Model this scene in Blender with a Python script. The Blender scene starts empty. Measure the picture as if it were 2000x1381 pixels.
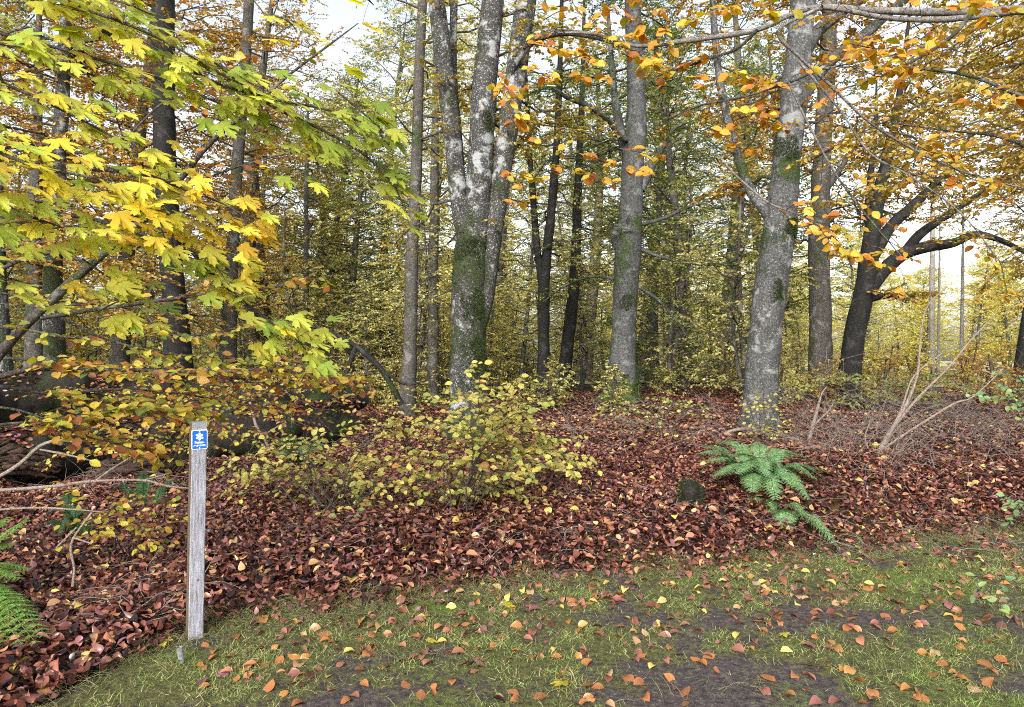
import bpy, math, random
import numpy as np
from mathutils import Vector, Matrix, noise

rng = np.random.default_rng(11)
random.seed(11)
SC = bpy.context.scene
COL = SC.collection
PI = math.pi
F = 25 / 36 * 2000.0
CAMZ = 1.6


def P(px, py, d):
    return np.array(((px - 1000) / F * d, d, CAMZ + (690.5 - py) / F * d))


# ------------------------------------------------------------------ terrain
EX = [-60, -8, -3.2, -2.5, -2.12, -2.0, -1.85, -0.83, 0.74, 2.67, 4.7, 8, 60]
EY = [-9, -3, 0.6, 2.2, 3.1, 3.6, 4.05, 4.63, 5.17, 5.7, 6.5, 7.7, 20]


def edge(x):
    x = np.asarray(x, float)
    return np.interp(x, EX, EY) + 0.07 * np.sin(x * 3.1 + 1) + 0.05 * np.sin(x * 7.7) + 0.03 * np.sin(x * 17.3)


def hz(x, y):
    x = np.asarray(x, float)
    y = np.asarray(y, float)
    s = y - edge(x)
    A = np.interp(x, [-5, -2.2, -0.5, 1, 4, 25], [0.05, 0.07, 0.2, 0.33, 0.4, 0.4])
    t = np.clip((s + 0.05) / 1.7, 0, 1)
    t = 1 - (1 - t) ** 2
    z = A * t
    b = np.clip(s / 1.5, 0, 1)
    z = z + b * (0.05 * np.sin(x * 1.1 + y * 0.6) + 0.035 * np.sin(x * 2.3 - y * 1.7 + 1) + 0.02 * np.sin(4.1 * x + 3.3 * y))
    z = z + (1 - b) * 0.008 * np.sin(2.3 * x + 1.1 * y)
    z = z - np.clip(y - 19, 0, 60) * 0.012 - np.clip(x - 9, 0, 40) * np.clip((y - 14) / 10, 0, 1) * 0.02
    return z


def G(px, py):
    """where the sight line of a photo pixel meets the terrain"""
    dx = (px - 1000) / F
    dz = (690.5 - py) / F
    d = 2.0
    while d < 80:
        if CAMZ + dz * d <= float(hz(dx * d, d)):
            break
        d += 0.02
    return np.array((dx * d, d, float(hz(dx * d, d))))


# ------------------------------------------------------------------ mesh helpers
class Geo:
    def __init__(self):
        self.v, self.f, self.a, self.m, self.n = [], [], [], [], 0

    def add(self, v, faces, attr=None, mi=0):
        v = np.asarray(v, np.float32).reshape(-1, 3)
        if attr is None:
            attr = np.zeros((len(v), 4), np.float32)
        self.v.append(v)
        self.a.append(np.asarray(attr, np.float32))
        for f in faces:
            f = np.asarray(f, np.int32)
            self.f.append(f + self.n)
            self.m.append(np.full(len(f), mi, np.int32))
        self.n += len(v)

    def merge(self, o, mi):
        for v, a in zip(o.v, o.a):
            self.v.append(v)
            self.a.append(a)
        for f in o.f:
            self.f.append(f + self.n)
            self.m.append(np.full(len(f), mi, np.int32))
        self.n += o.n
        return self

    def build(self, name, mats, parent=None, smooth=True, link=True):
        me = bpy.data.meshes.new(name)
        v = np.concatenate(self.v)
        me.vertices.add(len(v))
        me.vertices.foreach_set('co', v.ravel())
        loops = np.concatenate([f.ravel() for f in self.f])
        tot = np.concatenate([np.full(len(f), f.shape[1], np.int32) for f in self.f])
        st = np.concatenate([[0], np.cumsum(tot)[:-1]]).astype(np.int32)
        me.loops.add(len(loops))
        me.loops.foreach_set('vertex_index', loops)
        me.polygons.add(len(tot))
        me.polygons.foreach_set('loop_start', st)
        me.polygons.foreach_set('material_index', np.concatenate(self.m))
        me.polygons.foreach_set('use_smooth', np.full(len(tot), smooth, bool))
        at = me.attributes.new('leaf', 'FLOAT_COLOR', 'POINT')
        at.data.foreach_set('color', np.concatenate(self.a).ravel())
        me.update(calc_edges=True)
        me.validate()
        if not isinstance(mats, (list, tuple)):
            mats = [mats]
        for m in mats:
            me.materials.append(m)
        o = bpy.data.objects.new(name, me)
        if link:
            COL.objects.link(o)
        if parent is not None:
            o.parent = parent
            o.matrix_parent_inverse = Matrix.Translation(parent.location).inverted()
        return o


def unit(a):
    return a / np.maximum(np.linalg.norm(a, axis=-1, keepdims=True), 1e-9)


def tubes(g, pts, rad, S=5, mi=0, rnd=None, cap=False):
    pts = np.asarray(pts, float)
    rad = np.asarray(rad, float)
    if pts.ndim == 2:
        pts, rad = pts[None], rad[None]
    T, N = rad.shape
    if T == 0:
        return
    tan = unit(np.gradient(pts, axis=1))
    mz = np.abs(tan[:, :, 2]).mean(1)
    ref = np.where((mz < 0.75)[:, None], np.array([[0, 0, 1.0]]), np.array([[0.3, 1.0, 0]]))[:, None, :]
    u = unit(np.cross(tan, np.broadcast_to(ref, tan.shape)))
    w = np.cross(tan, u)
    an = np.arange(S) / S * 2 * PI
    v = pts[:, :, None, :] + rad[:, :, None, None] * (u[:, :, None, :] * np.cos(an)[None, None, :, None] + w[:, :, None, :] * np.sin(an)[None, None, :, None])
    i = np.arange(T)[:, None, None] * N * S + np.arange(N - 1)[None, :, None] * S + np.arange(S)[None, None, :]
    j = np.arange(T)[:, None, None] * N * S + np.arange(N - 1)[None, :, None] * S + ((np.arange(S) + 1) % S)[None, None, :]
    q = np.stack([i, j, j + S, i + S], -1).reshape(-1, 4)
    L = np.concatenate([np.zeros((T, 1)), np.cumsum(np.linalg.norm(np.diff(pts, axis=1), axis=-1), 1)], 1)
    r = rng.random(T) if rnd is None else np.full(T, rnd)
    at = np.stack([np.broadcast_to((an / 2 / PI)[None, None, :], (T, N, S)), np.broadcast_to(L[:, :, None], (T, N, S)),
                   np.broadcast_to(r[:, None, None], (T, N, S)), np.broadcast_to(rad[:, :, None], (T, N, S))], -1)
    fs = [q]
    if cap:
        for t in range(T):
            b = t * N * S
            fs.append(np.array([[b + k for k in range(S)][::-1]]))
            fs.append(np.array([[b + (N - 1) * S + k for k in range(S)]]))
    g.add(v.reshape(-1, 3), fs, at.reshape(-1, 4), mi)


# leaf templates: x across, y along, z up
def tpl_lo():
    v = np.array([(0, 0, 0), (.31, .5, .06), (0, 1, -.03), (-.31, .5, .06)], float)
    return v, [np.array([(0, 1, 2), (0, 2, 3)])]


def tpl_mid():
    v = np.array([(0, 0, 0), (.27, .27, .07), (.26, .66, .03), (0, 1, -.06), (-.26, .66, .03), (-.27, .27, .07)], float)
    return v, [np.array([(0, 1, 2, 3), (0, 3, 4, 5)])]


def tpl_hi(curl=0.0, fold=0.22):
    ys = [0, .12, .3, .5, .7, .86, 1]
    ws = [0, .19, .31, .34, .27, .14, 0]
    mid, R, L = [], [], []
    z = lambda y: -0.12 * y * y - curl * (y - .3) ** 2
    v = []
    for y in ys:
        v.append((0, y, z(y)))
    for k in range(1, 6):
        v.append((ws[k], ys[k] + .02, z(ys[k]) + ws[k] * fold * (1 + .5 * (k % 2)) + curl * ws[k] * .6))
    for k in range(1, 6):
        v.append((-ws[k], ys[k] + .02, z(ys[k]) + ws[k] * fold * (1 + .5 * ((k + 1) % 2)) + curl * ws[k] * .3))
    f4, f3 = [], []
    f3 += [(0, 7, 1), (0, 1, 12), (5, 11, 6), (5, 6, 16)]
    for k in range(1, 5):
        f4 += [(k, 6 + k, 7 + k, k + 1), (k + 1, 12 + k, 11 + k, k)]
    return np.array(v, float), [np.array(f4), np.array(f3)]


def tpl_maple(droop=0.25):
    half = [(0, 1.0), (.05, .9), (.11, .88), (.1, .76), (.2, .8), (.2, .68), (.13, .52), (.3, .62), (.36, .72), (.42, .64), (.56, .68), (.5, .54), (.52, .46),
            (.36, .34), (.3, .28), (.4, .24), (.44, .17), (.54, .12), (.42, .06), (.36, .0), (.22, .03), (.12, -.02), (.03, .04)]
    o = [(x, y) for x, y in half] + [(-x, y) for x, y in half[:0:-1]]
    v = [(0, .16, 0)]
    for x, y in o:
        dx, dy = x, y - .16
        r = math.hypot(dx, dy)
        th = math.atan2(dx, dy)
        # blade bends down towards the lobe tips, creased along five veins
        cre = abs(math.sin(th * 2.5)) * .10 * r
        v.append((x, y, -droop * r * r + cre))
    n = len(o)
    # the small stalk
    f = [(0, 1 + k, 1 + (k + 1) % n) for k in range(n)]
    k0 = len(v)
    v += [(.008, .03, 0.0), (-.008, .03, 0.0), (-.006, -.45, .12), (.006, -.45, .12)]
    return np.array(v, float), [np.array(f)[:, ::-1], np.array([(k0, k0 + 1, k0 + 2, k0 + 3)])]


TL, TM, TH, TMP = tpl_lo(), tpl_mid(), tpl_hi(), tpl_maple()


def scatter(g, tpl, pos, d, n, size, rnd=None, mi=0, wid=None):
    tv, tf = tpl
    pos = np.asarray(pos, float)
    M = len(pos)
    if M == 0:
        return
    d = unit(d)
    x = unit(np.cross(d, n))
    z = np.cross(x, d)
    size = np.broadcast_to(size, (M,))
    wid = np.ones(M) if wid is None else wid
    v = pos[:, None, :] + size[:, None, None] * (x[:, None, :] * tv[None, :, 0, None] * wid[:, None, None] + d[:, None, :] * tv[None, :, 1, None] + z[:, None, :] * tv[None, :, 2, None])
    rnd = rng.random(M) if rnd is None else rnd
    K = len(tv)
    at = np.empty((M, K, 4))
    at[:, :, 0] = tv[None, :, 0] + .5
    at[:, :, 1] = tv[None, :, 1]
    at[:, :, 2] = rnd[:, None]
    at[:, :, 3] = rng.random(M)[:, None]
    off = (np.arange(M) * K)[:, None, None]
    g.add(v.reshape(-1, 3), [(f[None] + off).reshape(-1, f.shape[1]) for f in tf], at.reshape(-1, 4), mi)


def grow(st, dr, ln, N=6, droop=0.1, lift=0.0, wig=0.06):
    st, dr = np.asarray(st, float), unit(np.asarray(dr, float))
    ln = np.broadcast_to(ln, (len(st),))
    s = np.linspace(0, 1, N)
    p = st[:, None, :] + dr[:, None, :] * (ln[:, None] * s)[:, :, None]
    p[:, :, 2] += ln[:, None] * (lift * s - droop * s * s)[None]
    w = rng.normal(0, 1, (len(st), N, 3)) * wig * ln[:, None, None] / N
    w[:, 0] = 0
    return p + np.cumsum(w, 1)


def along(poly, t):
    """points and tangents at parameters t (T,K) of polylines (T,N,3)"""
    T, N, _ = poly.shape
    x = np.clip(t, 0, .9999) * (N - 1)
    i = x.astype(int)
    fr = (x - i)[:, :, None]
    r = np.arange(T)[:, None]
    a, b = poly[r, i], poly[r, i + 1]
    return a + (b - a) * fr, unit(b - a)


UP = np.array([0, 0, 1.0])


def shoots(poly, K, t0=.2, t1=1., ang=50, ln=.5, taper=.5, jit=.25, up=.08):
    T = len(poly)
    t = t0 + (t1 - t0) * (np.arange(K)[None] + rng.random((T, K)) * .8) / K
    p, tg = along(poly, t)
    lat = unit(np.cross(tg, UP))
    sg = np.where((np.arange(K) % 2) == 0, 1, -1)[None, :, None]
    a = math.radians(ang) * (1 + rng.normal(0, .2, (T, K, 1)))
    d = tg * np.cos(a) + lat * sg * np.sin(a) + UP * up + rng.normal(0, jit, (T, K, 3)) * .5
    L = ln * (1 - taper * t) * rng.uniform(.6, 1.15, (T, K))
    if np.ndim(ln):
        pass
    return p.reshape(-1, 3), d.reshape(-1, 3), L.ravel()


def leaves(g, poly, K, size, tpl=None, t0=.1, tilt=.35, rnd=None, mi=0, hang=.15, face=None, keep=1.0):
    tpl = tpl or TM
    T = len(poly)
    if T == 0:
        return
    t = t0 + (1.0 - t0) * (np.arange(K)[None] + rng.random((T, K)) * .7) / K
    p, tg = along(poly, t)
    lat = unit(np.cross(tg, UP))
    sg = np.where((np.arange(K) % 2) == 0, 1, -1)[None, :, None]
    d = tg * .65 + lat * sg * .8 + rng.normal(0, .22, (T, K, 3)) - UP * hang
    n = UP + rng.normal(0, tilt, (T, K, 3))
    if face is not None:
        n = n + np.asarray(face)
    p, d, n = p.reshape(-1, 3), d.reshape(-1, 3), n.reshape(-1, 3)
    sz = size * rng.uniform(.65, 1.15, len(p))
    if keep < 1:
        k = rng.random(len(p)) < keep
        p, d, n, sz = p[k], d[k], n[k], sz[k]
    r = None if rnd is None else np.clip(rng.normal(rnd[0], rnd[1], len(p)), 0, 1)
    scatter(g, tpl, p, d, n, sz, r, mi)


def taper_r(T, N, r0, r1):
    s = np.linspace(0, 1, N)
    r0 = np.broadcast_to(r0, (T,))
    return r0[:, None] * (1 - s)[None] ** 1.1 + r1


def catmull(p, n):
    p = np.asarray(p, float)
    q = np.vstack([2 * p[0] - p[1], p, 2 * p[-1] - p[-2]])
    out = []
    m = len(p) - 1
    for x in np.linspace(0, m - 1e-6, n):
        i = int(x)
        t = x - i
        a, b, c, d = q[i], q[i + 1], q[i + 2], q[i + 3]
        out.append(.5 * ((2 * b) + (-a + c) * t + (2 * a - 5 * b + 4 * c - d) * t * t + (-a + 3 * b - 3 * c + d) * t ** 3))
    return np.array(out)


def pxcurve(pts, d, n, d2=None):
    """a list (px, py, width px) at depth d (d2 at its far end) -> points, radii, resampled"""
    m = len(pts)
    a = []
    for k, (x, y, w) in enumerate(pts):
        dd = d if d2 is None else d + (d2 - d) * k / (m - 1)
        q = P(x, y, dd)
        a.append((q[0], q[1], q[2], w / 2 / F * dd))
    c = catmull(a, n)
    return c[:, :3], np.maximum(c[:, 3], .002)


def trunk_tube(g, pts, rad, S=20, rough=.07, mi=0, flare=0, freq=2.2):
    g2 = Geo()
    tubes(g2, pts, rad, S)
    v = g2.v[0].copy()
    c = np.repeat(pts, S, 0)
    r = np.repeat(rad, S)
    for k in range(len(v)):
        q = Vector(v[k])
        h = noise.noise(q * freq) * rough * 1.3 + noise.noise(Vector((q.x * 7, q.y * 7, q.z * 1.8))) * rough * .5
        if flare:
            zz = max(0, 1 - (v[k][2] - pts[0][2]) / .55)
            an = math.atan2(v[k][1] - c[k][1], v[k][0] - c[k][0])
            h += flare * zz * zz * (.45 + .55 * math.sin(an * 5 + 1.3 * pts[0][0]))
        v[k] += (v[k] - c[k]) * h
    g.add(v, g2.f, g2.a[0], mi)


# ------------------------------------------------------------------ materials
class NT:
    def __init__(self, name):
        self.m = bpy.data.materials.new(name)
        self.m.use_nodes = True
        self.t = self.m.node_tree
        self.t.nodes.clear()
        self.out = self.n('ShaderNodeOutputMaterial')

    def n(self, k, **kw):
        x = self.t.nodes.new(k)
        for a, b in kw.items():
            setattr(x, a, b)
        return x

    def set(self, sock, v):
        if isinstance(v, bpy.types.NodeSocket):
            self.t.links.new(v, sock)
        else:
            sock.default_value = v

    def math(self, op, a, b=0.0, clamp=False):
        x = self.n('ShaderNodeMath', operation=op, use_clamp=clamp)
        self.set(x.inputs[0], a)
        self.set(x.inputs[1], b)
        return x.outputs[0]

    def noise(self, vec, scale, detail=3, rough=.6, dist=0):
        x = self.n('ShaderNodeTexNoise')
        self.set(x.inputs['Vector'], vec)
        x.inputs['Scale'].default_value = scale
        x.inputs['Detail'].default_value = detail
        x.inputs['Roughness'].default_value = rough
        x.inputs['Distortion'].default_value = dist
        return x.outputs['Fac']

    def ramp(self, fac, stops, interp='LINEAR'):
        x = self.n('ShaderNodeValToRGB')
        x.color_ramp.interpolation = interp
        e = x.color_ramp.elements
        while len(e) < len(stops):
            e.new(.5)
        for k, (p, c) in enumerate(stops):
            e[k].position = p
            e[k].color = (*c, 1) if not isinstance(c, (int, float)) else (c, c, c, 1)
        self.set(x.inputs[0], fac)
        return x.outputs[0]

    def mix(self, fac, a, b, mode='MIX'):
        x = self.n('ShaderNodeMix', data_type='RGBA', blend_type=mode)
        self.set(x.inputs[0], fac)
        self.set(x.inputs[6], a if isinstance(a, bpy.types.NodeSocket) else (*a, 1))
        self.set(x.inputs[7], b if isinstance(b, bpy.types.NodeSocket) else (*b, 1))
        return x.outputs[2]

    def mapping(self, vec, scale):
        x = self.n('ShaderNodeMapping')
        self.set(x.inputs[0], vec)
        x.inputs[3].default_value = scale
        return x.outputs[0]

    def bump(self, h, strength=.4, dist=.02):
        x = self.n('ShaderNodeBump')
        self.set(x.inputs['Height'], h)
        x.inputs['Strength'].default_value = strength
        x.inputs['Distance'].default_value = dist
        return x.outputs[0]

    def principled(self, col, rough=.7, normal=None, spec=.3, coat=0):
        x = self.n('ShaderNodeBsdfPrincipled')
        self.set(x.inputs['Base Color'], col if isinstance(col, bpy.types.NodeSocket) else (*col, 1))
        self.set(x.inputs['Roughness'], rough)
        x.inputs['Specular IOR Level'].default_value = spec
        if normal is not None:
            self.set(x.inputs['Normal'], normal)
        return x.outputs[0]

    def done(self, sh):
        self.t.links.new(sh, self.out.inputs[0])
        return self.m


def leaf_mat(name, stops, transl=.4, rough=.45, spec=.3, objvar=0.0, detail=False, spots=0.0, spotcol=(.12, .05, .02), veins=7.0):
    b = NT(name)
    at = b.n('ShaderNodeAttribute', attribute_name='leaf')
    sp = b.n('ShaderNodeSeparateXYZ')
    b.t.links.new(at.outputs['Vector'], sp.inputs[0])
    u, v, r = sp.outputs
    fac = r
    if objvar:
        oi = b.n('ShaderNodeObjectInfo')
        fac = b.math('ADD', b.math('MULTIPLY', r, 1 - objvar), b.math('MULTIPLY', oi.outputs['Random'], objvar))
    col = b.ramp(fac, stops)
    # every leaf its own brightness
    hv = b.n('ShaderNodeHueSaturation')
    b.set(hv.inputs['Color'], col)
    b.set(hv.inputs['Value'], b.math('ADD', b.math('MULTIPLY', at.outputs['Alpha'], .6), .7))
    col = hv.outputs[0]
    nrm = None
    if detail:
        geo = b.n('ShaderNodeTexCoord')
        au = b.math('ABSOLUTE', b.math('SUBTRACT', u, .5))
        mid = b.math('LESS_THAN', au, .018)
        w = b.math('SINE', b.math('MULTIPLY', b.math('SUBTRACT', v, b.math('MULTIPLY', au, .7)), veins * 2 * PI))
        vein = b.math('GREATER_THAN', w, .86)
        vv = b.math('MAXIMUM', mid, b.math('MULTIPLY', vein, .5))
        col = b.mix(b.math('MULTIPLY', vv, .22), col, (.45, .33, .12))
        nz = b.noise(geo.outputs['Object'], 38, 3, .65)
        if spots:
            s = b.ramp(nz, [(.60, 0.0), (.68, 1.0)])
            col = b.mix(b.math('MULTIPLY', s, spots), col, spotcol)
        big = b.noise(geo.outputs['Object'], 9, 2)
        col = b.mix(b.math('MULTIPLY', b.ramp(big, [(.35, 0.0), (.7, 1.0)]), .25), col, (.4, .22, .05))
        nrm = b.bump(b.math('ADD', b.math('MULTIPLY', w, .5), vv), .25, .002)
    sh = b.principled(col, rough, nrm, spec)
    if transl:
        tr = b.n('ShaderNodeBsdfTranslucent')
        hs = b.n('ShaderNodeHueSaturation')
        hs.inputs['Saturation'].default_value = 1.15
        hs.inputs['Value'].default_value = 1.1
        b.set(hs.inputs['Color'], col)
        b.set(tr.inputs[0], hs.outputs[0])
        mx = b.n('ShaderNodeMixShader')
        mx.inputs[0].default_value = transl
        b.t.links.new(sh, mx.inputs[1])
        b.t.links.new(tr.outputs[0], mx.inputs[2])
        sh = mx.outputs[0]
    return b.done(sh)


GREEN, YGREEN, LIME = (.09, .12, .035), (.25, .26, .07), (.36, .40, .08)
YEL, GOLD, ORG, BRN, RED = (.60, .50, .10), (.54, .39, .09), (.46, .20, .05), (.20, .09, .035), (.22, .07, .03)
M = {}
M['leaf_mix'] = leaf_mat('beech_leaf_mixed', [(0, GREEN), (.22, YGREEN), (.45, (.44, .40, .10)), (.66, GOLD), (.85, (.42, .26, .07)), (1, BRN)], objvar=.42)
M['leaf_gold'] = leaf_mat('beech_leaf_golden', [(0, YGREEN), (.3, GOLD), (.6, (.50, .31, .07)), (.8, ORG), (1, BRN)], objvar=.3)
M['leaf_green'] = leaf_mat('beech_leaf_greenish', [(0, (.06, .10, .025)), (.4, (.14, .19, .05)), (.75, (.30, .32, .09)), (1, GOLD)], objvar=.3)
M['leaf_under'] = leaf_mat('beech_leaf_understorey', [(0, (.15, .18, .05)), (.35, (.38, .37, .10)), (.6, (.55, .49, .13)), (.88, (.52, .36, .09)), (1, BRN)], objvar=.3)
M['leaf_yellow'] = leaf_mat('leaf_bright_yellow', [(0, (.32, .36, .08)), (.4, (.66, .58, .12)), (.8, (.78, .66, .15)), (1, GOLD)], objvar=.3, transl=.45)
M['leaf_pale'] = leaf_mat('leaf_pale_olive', [(0, (.36, .40, .14)), (.4, (.58, .55, .20)), (.8, (.70, .62, .24)), (1, (.58, .42, .15))], objvar=.3, transl=.5)
M['leaf_shrub'] = leaf_mat('beech_leaf_shrub', [(0, (.16, .24, .07)), (.25, (.40, .43, .10)), (.6, (.62, .56, .15)), (.82, (.62, .44, .11)), (.93, (.4, .18, .05)), (1, BRN)], detail=True, spots=.25, rough=.4)
M['leaf_left'] = leaf_mat('beech_leaf_spotted', [(0, (.08, .17, .04)), (.22, (.28, .33, .04)), (.5, (.52, .46, .06)), (.68, (.52, .33, .05)), (.82, (.34, .12, .04)), (1, (.16, .05, .025))], detail=True, spots=.7, rough=.4)
M['leaf_orange'] = leaf_mat('beech_leaf_orange', [(0, (.46, .44, .05)), (.3, (.60, .42, .05)), (.6, (.58, .25, .03)), (.85, (.42, .12, .025)), (1, (.2, .05, .02))], detail=True, spots=.3, rough=.4)
M['maple'] = leaf_mat('maple_leaf', [(0, (.17, .31, .05)), (.25, (.35, .47, .07)), (.5, (.55, .58, .09)), (.75, (.74, .62, .07)), (1, (.72, .46, .06))], detail=True, spots=.3, spotcol=(.32, .16, .03), transl=.5, veins=3.0)
M['litter'] = leaf_mat('fallen_beech_leaf', [(0, (.012, .006, .006)), (.24, (.035, .012, .011)), (.42, (.085, .026, .020)), (.57, (.17, .055, .034)), (.70, (.27, .105, .07)), (.80, (.16, .07, .085)), (.90, (.38, .16, .075)), (.97, (.42, .27, .13)), (1, (.52, .42, .10))], transl=.08, rough=.3, spec=.5)
M['fall_brown'] = leaf_mat('fallen_leaf_brown', [(0, (.14, .05, .025)), (.5, (.26, .09, .035)), (1, (.36, .15, .06))], detail=True, spots=.3, transl=.12, rough=.3, spec=.5, objvar=.6)
M['fall_orange'] = leaf_mat('fallen_leaf_orange', [(0, (.28, .095, .035)), (.5, (.36, .13, .04)), (1, (.42, .2, .07))], detail=True, spots=.3, transl=.12, rough=.3, spec=.5, objvar=.6)
M['fall_tan'] = leaf_mat('fallen_leaf_tan', [(0, (.30, .17, .11)), (.5, (.36, .22, .12)), (1, (.26, .2, .19))], detail=True, spots=.2, transl=.1, rough=.3, spec=.5, objvar=.6)
M['fall_plum'] = leaf_mat('fallen_leaf_plum', [(0, (.09, .04, .05)), (.5, (.16, .05, .05)), (1, (.2, .1, .12))], detail=True, transl=.1, rough=.28, spec=.6, objvar=.6)
M['fern'] = leaf_mat('fern_green', [(0, (.07, .15, .05)), (.5, (.14, .26, .11)), (.8, (.22, .33, .15)), (1, (.42, .38, .12))], transl=.3, rough=.5)
M['fern_lime'] = leaf_mat('fern_lime', [(0, (.08, .17, .03)), (.5, (.15, .28, .055)), (1, (.28, .38, .10))], transl=.3, rough=.5)
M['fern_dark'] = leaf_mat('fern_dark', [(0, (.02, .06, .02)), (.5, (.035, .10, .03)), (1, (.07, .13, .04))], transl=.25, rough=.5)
M['bluegreen'] = leaf_mat('leaf_cool_green', [(0, (.07, .20, .10)), (.6, (.14, .30, .14)), (1, (.30, .40, .12))], detail=True, transl=.3)
M['grass'] = leaf_mat('grass_blade', [(0, (.08, .12, .025)), (.35, (.17, .25, .055)), (.6, (.26, .34, .085)), (.8, (.40, .41, .17)), (1, (.50, .45, .25))], transl=.3, rough=.5)
M['drygrass'] = leaf_mat('grass_dry', [(0, (.12, .16, .05)), (.4, (.26, .26, .10)), (.8, (.40, .35, .18)), (1, (.45, .42, .27))], transl=.25, rough=.5)
M['moss_fuzz'] = leaf_mat('moss_fuzz', [(0, (.018, .030, .007)), (.5, (.055, .080, .016)), (1, (.13, .155, .035))], transl=.2, rough=.7)


def bark(name, dark, mid, pale, moss=.0, mosscol=(.035, .065, .008), band=None, palefac=.5, scale=1.0, rough=.8):
    b = NT(name)
    tc = b.n('ShaderNodeTexCoord')
    ob = tc.outputs['Object']
    st = b.mapping(ob, (1, 1, .35))
    n1 = b.noise(st, 9 * scale, 5, .7)
    n2 = b.noise(ob, 30 * scale, 4, .7)
    col = b.ramp(n1, [(.3, dark), (.48, mid), (.62, mid), (.75, tuple(c * 1.3 for c in mid))])
    col = b.mix(b.math('MULTIPLY', b.ramp(n2, [(.44, 0.0), (.54, 1.0)]), .7), col, dark)
    # lichen blotches
    n3 = b.noise(ob, 3.6 * scale, 5, .62, .3)
    col = b.mix(b.math('MULTIPLY', b.ramp(n3, [(.55, 0.0), (.62, 1.0)]), palefac), col, pale)
    n4 = b.noise(ob, 42 * scale, 2, .6)
    col = b.mix(b.math('MULTIPLY', b.ramp(n4, [(.60, 0.0), (.66, 1.0)]), palefac * 1.2), col, pale)
    wr = b.noise(b.mapping(ob, (1.5, 1.5, 22)), 2.0, 4, .6, .3)
    col = b.mix(b.math('MULTIPLY', b.ramp(wr, [(.54, 0.0), (.64, 1.0)]), .35), col, dark)
    h = b.math('ADD', b.math('MULTIPLY', n1, .7), b.math('MULTIPLY', n2, .5))
    if moss:
        nm = b.noise(b.mapping(ob, (1, 1, .6)), 2.2, 5, .6, .2)
        m = nm
        if band:
            sx = b.n('ShaderNodeSeparateXYZ')
            b.t.links.new(ob, sx.inputs[0])
            z = sx.outputs[2]
            acc = None
            for (z0, w, k) in band:
                t = b.math('DIVIDE', b.math('ABSOLUTE', b.math('SUBTRACT', z, z0)), w)
                t = b.math('MULTIPLY', b.math('SUBTRACT', 1.0, t, True), k)
                acc = t if acc is None else b.math('MAXIMUM', acc, t)
            m = b.math('ADD', nm, acc)
        m = b.math('ADD', m, b.math('MULTIPLY', b.math('SUBTRACT', b.noise(ob, 24, 4, .7), .5), .55))
        mf = b.ramp(m, [(.60 - .12 * moss, 0.0), (.72 - .12 * moss, .92)])
        mc = b.ramp(b.noise(ob, 70, 3), [(.35, tuple(c * .15 for c in mosscol)), (.5, mosscol), (.66, tuple(c * 2.4 for c in mosscol))])
        col = b.mix(mf, col, mc)
        h = b.math('ADD', h, b.math('MULTIPLY', mf, b.math('MULTIPLY', b.noise(ob, 60, 3), 1.4)))
    return b.done(b.principled(col, rough, b.bump(h, .7, .03), .25))


M['bark_center'] = bark('bark_lichen_grey', (.015, .015, .013), (.06, .058, .053), (.30, .315, .315), moss=.2, mosscol=(.024, .034, .008), band=[(1.75, 1.0, .16), (3.0, .8, .22), (.1, .6, .2), (.9, .4, .1)], palefac=.8)
M['bark_right'] = bark('bark_smooth_grey', (.028, .028, .028), (.085, .087, .087), (.32, .33, .33), moss=.1, mosscol=(.026, .042, .008), band=[(3.15, .4, .2), (4.3, .4, .2)], palefac=.5)
M['bark_mid'] = bark('bark_ridged_grey', (.022, .022, .022), (.085, .087, .087), (.29, .30, .305), moss=.3, band=[(.1, .6, .32), (3.2, .5, .14)], palefac=.3)
M['bark_dark'] = bark('bark_dark', (.006, .006, .006), (.018, .017, .016), (.10, .10, .10), moss=.1, palefac=.25)
M['bark_bg'] = bark('bark_grey_brown', (.025, .022, .02), (.085, .078, .068), (.24, .24, .23), moss=.25, palefac=.45)
M['bark_pale'] = bark('bark_pale', (.12, .11, .10), (.34, .32, .29), (.5, .5, .48), palefac=.4)
M['limb'] = bark('bark_limb', (.02, .017, .015), (.07, .06, .052), (.27, .27, .25), moss=.1, palefac=.3, scale=2)
M['limb_pale'] = bark('bark_limb_pale', (.06, .055, .05), (.21, .195, .18), (.40, .39, .37), palefac=.4, scale=3)
M['twig'] = bark('twig_brown', (.03, .022, .017), (.095, .072, .055), (.24, .22, .19), palefac=.3, scale=4)
M['twig_pale'] = bark('twig_pale', (.14, .11, .09), (.30, .25, .21), (.42, .38, .34), palefac=.3, scale=4)
M['brush'] = bark('twig_dead_grey', (.13, .10, .085), (.27, .22, .19), (.38, .34, .30), palefac=.3, scale=4)
M['log'] = bark('bark_rotting_log', (.007, .006, .005), (.022, .018, .014), (.06, .055, .045), moss=.5, mosscol=(.022, .04, .007), palefac=.15, band=[(.55, .35, .10)])
M['rot'] = bark('wood_rotten', (.015, .008, .006), (.075, .045, .032), (.18, .125, .095), palefac=.3, scale=3)


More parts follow.
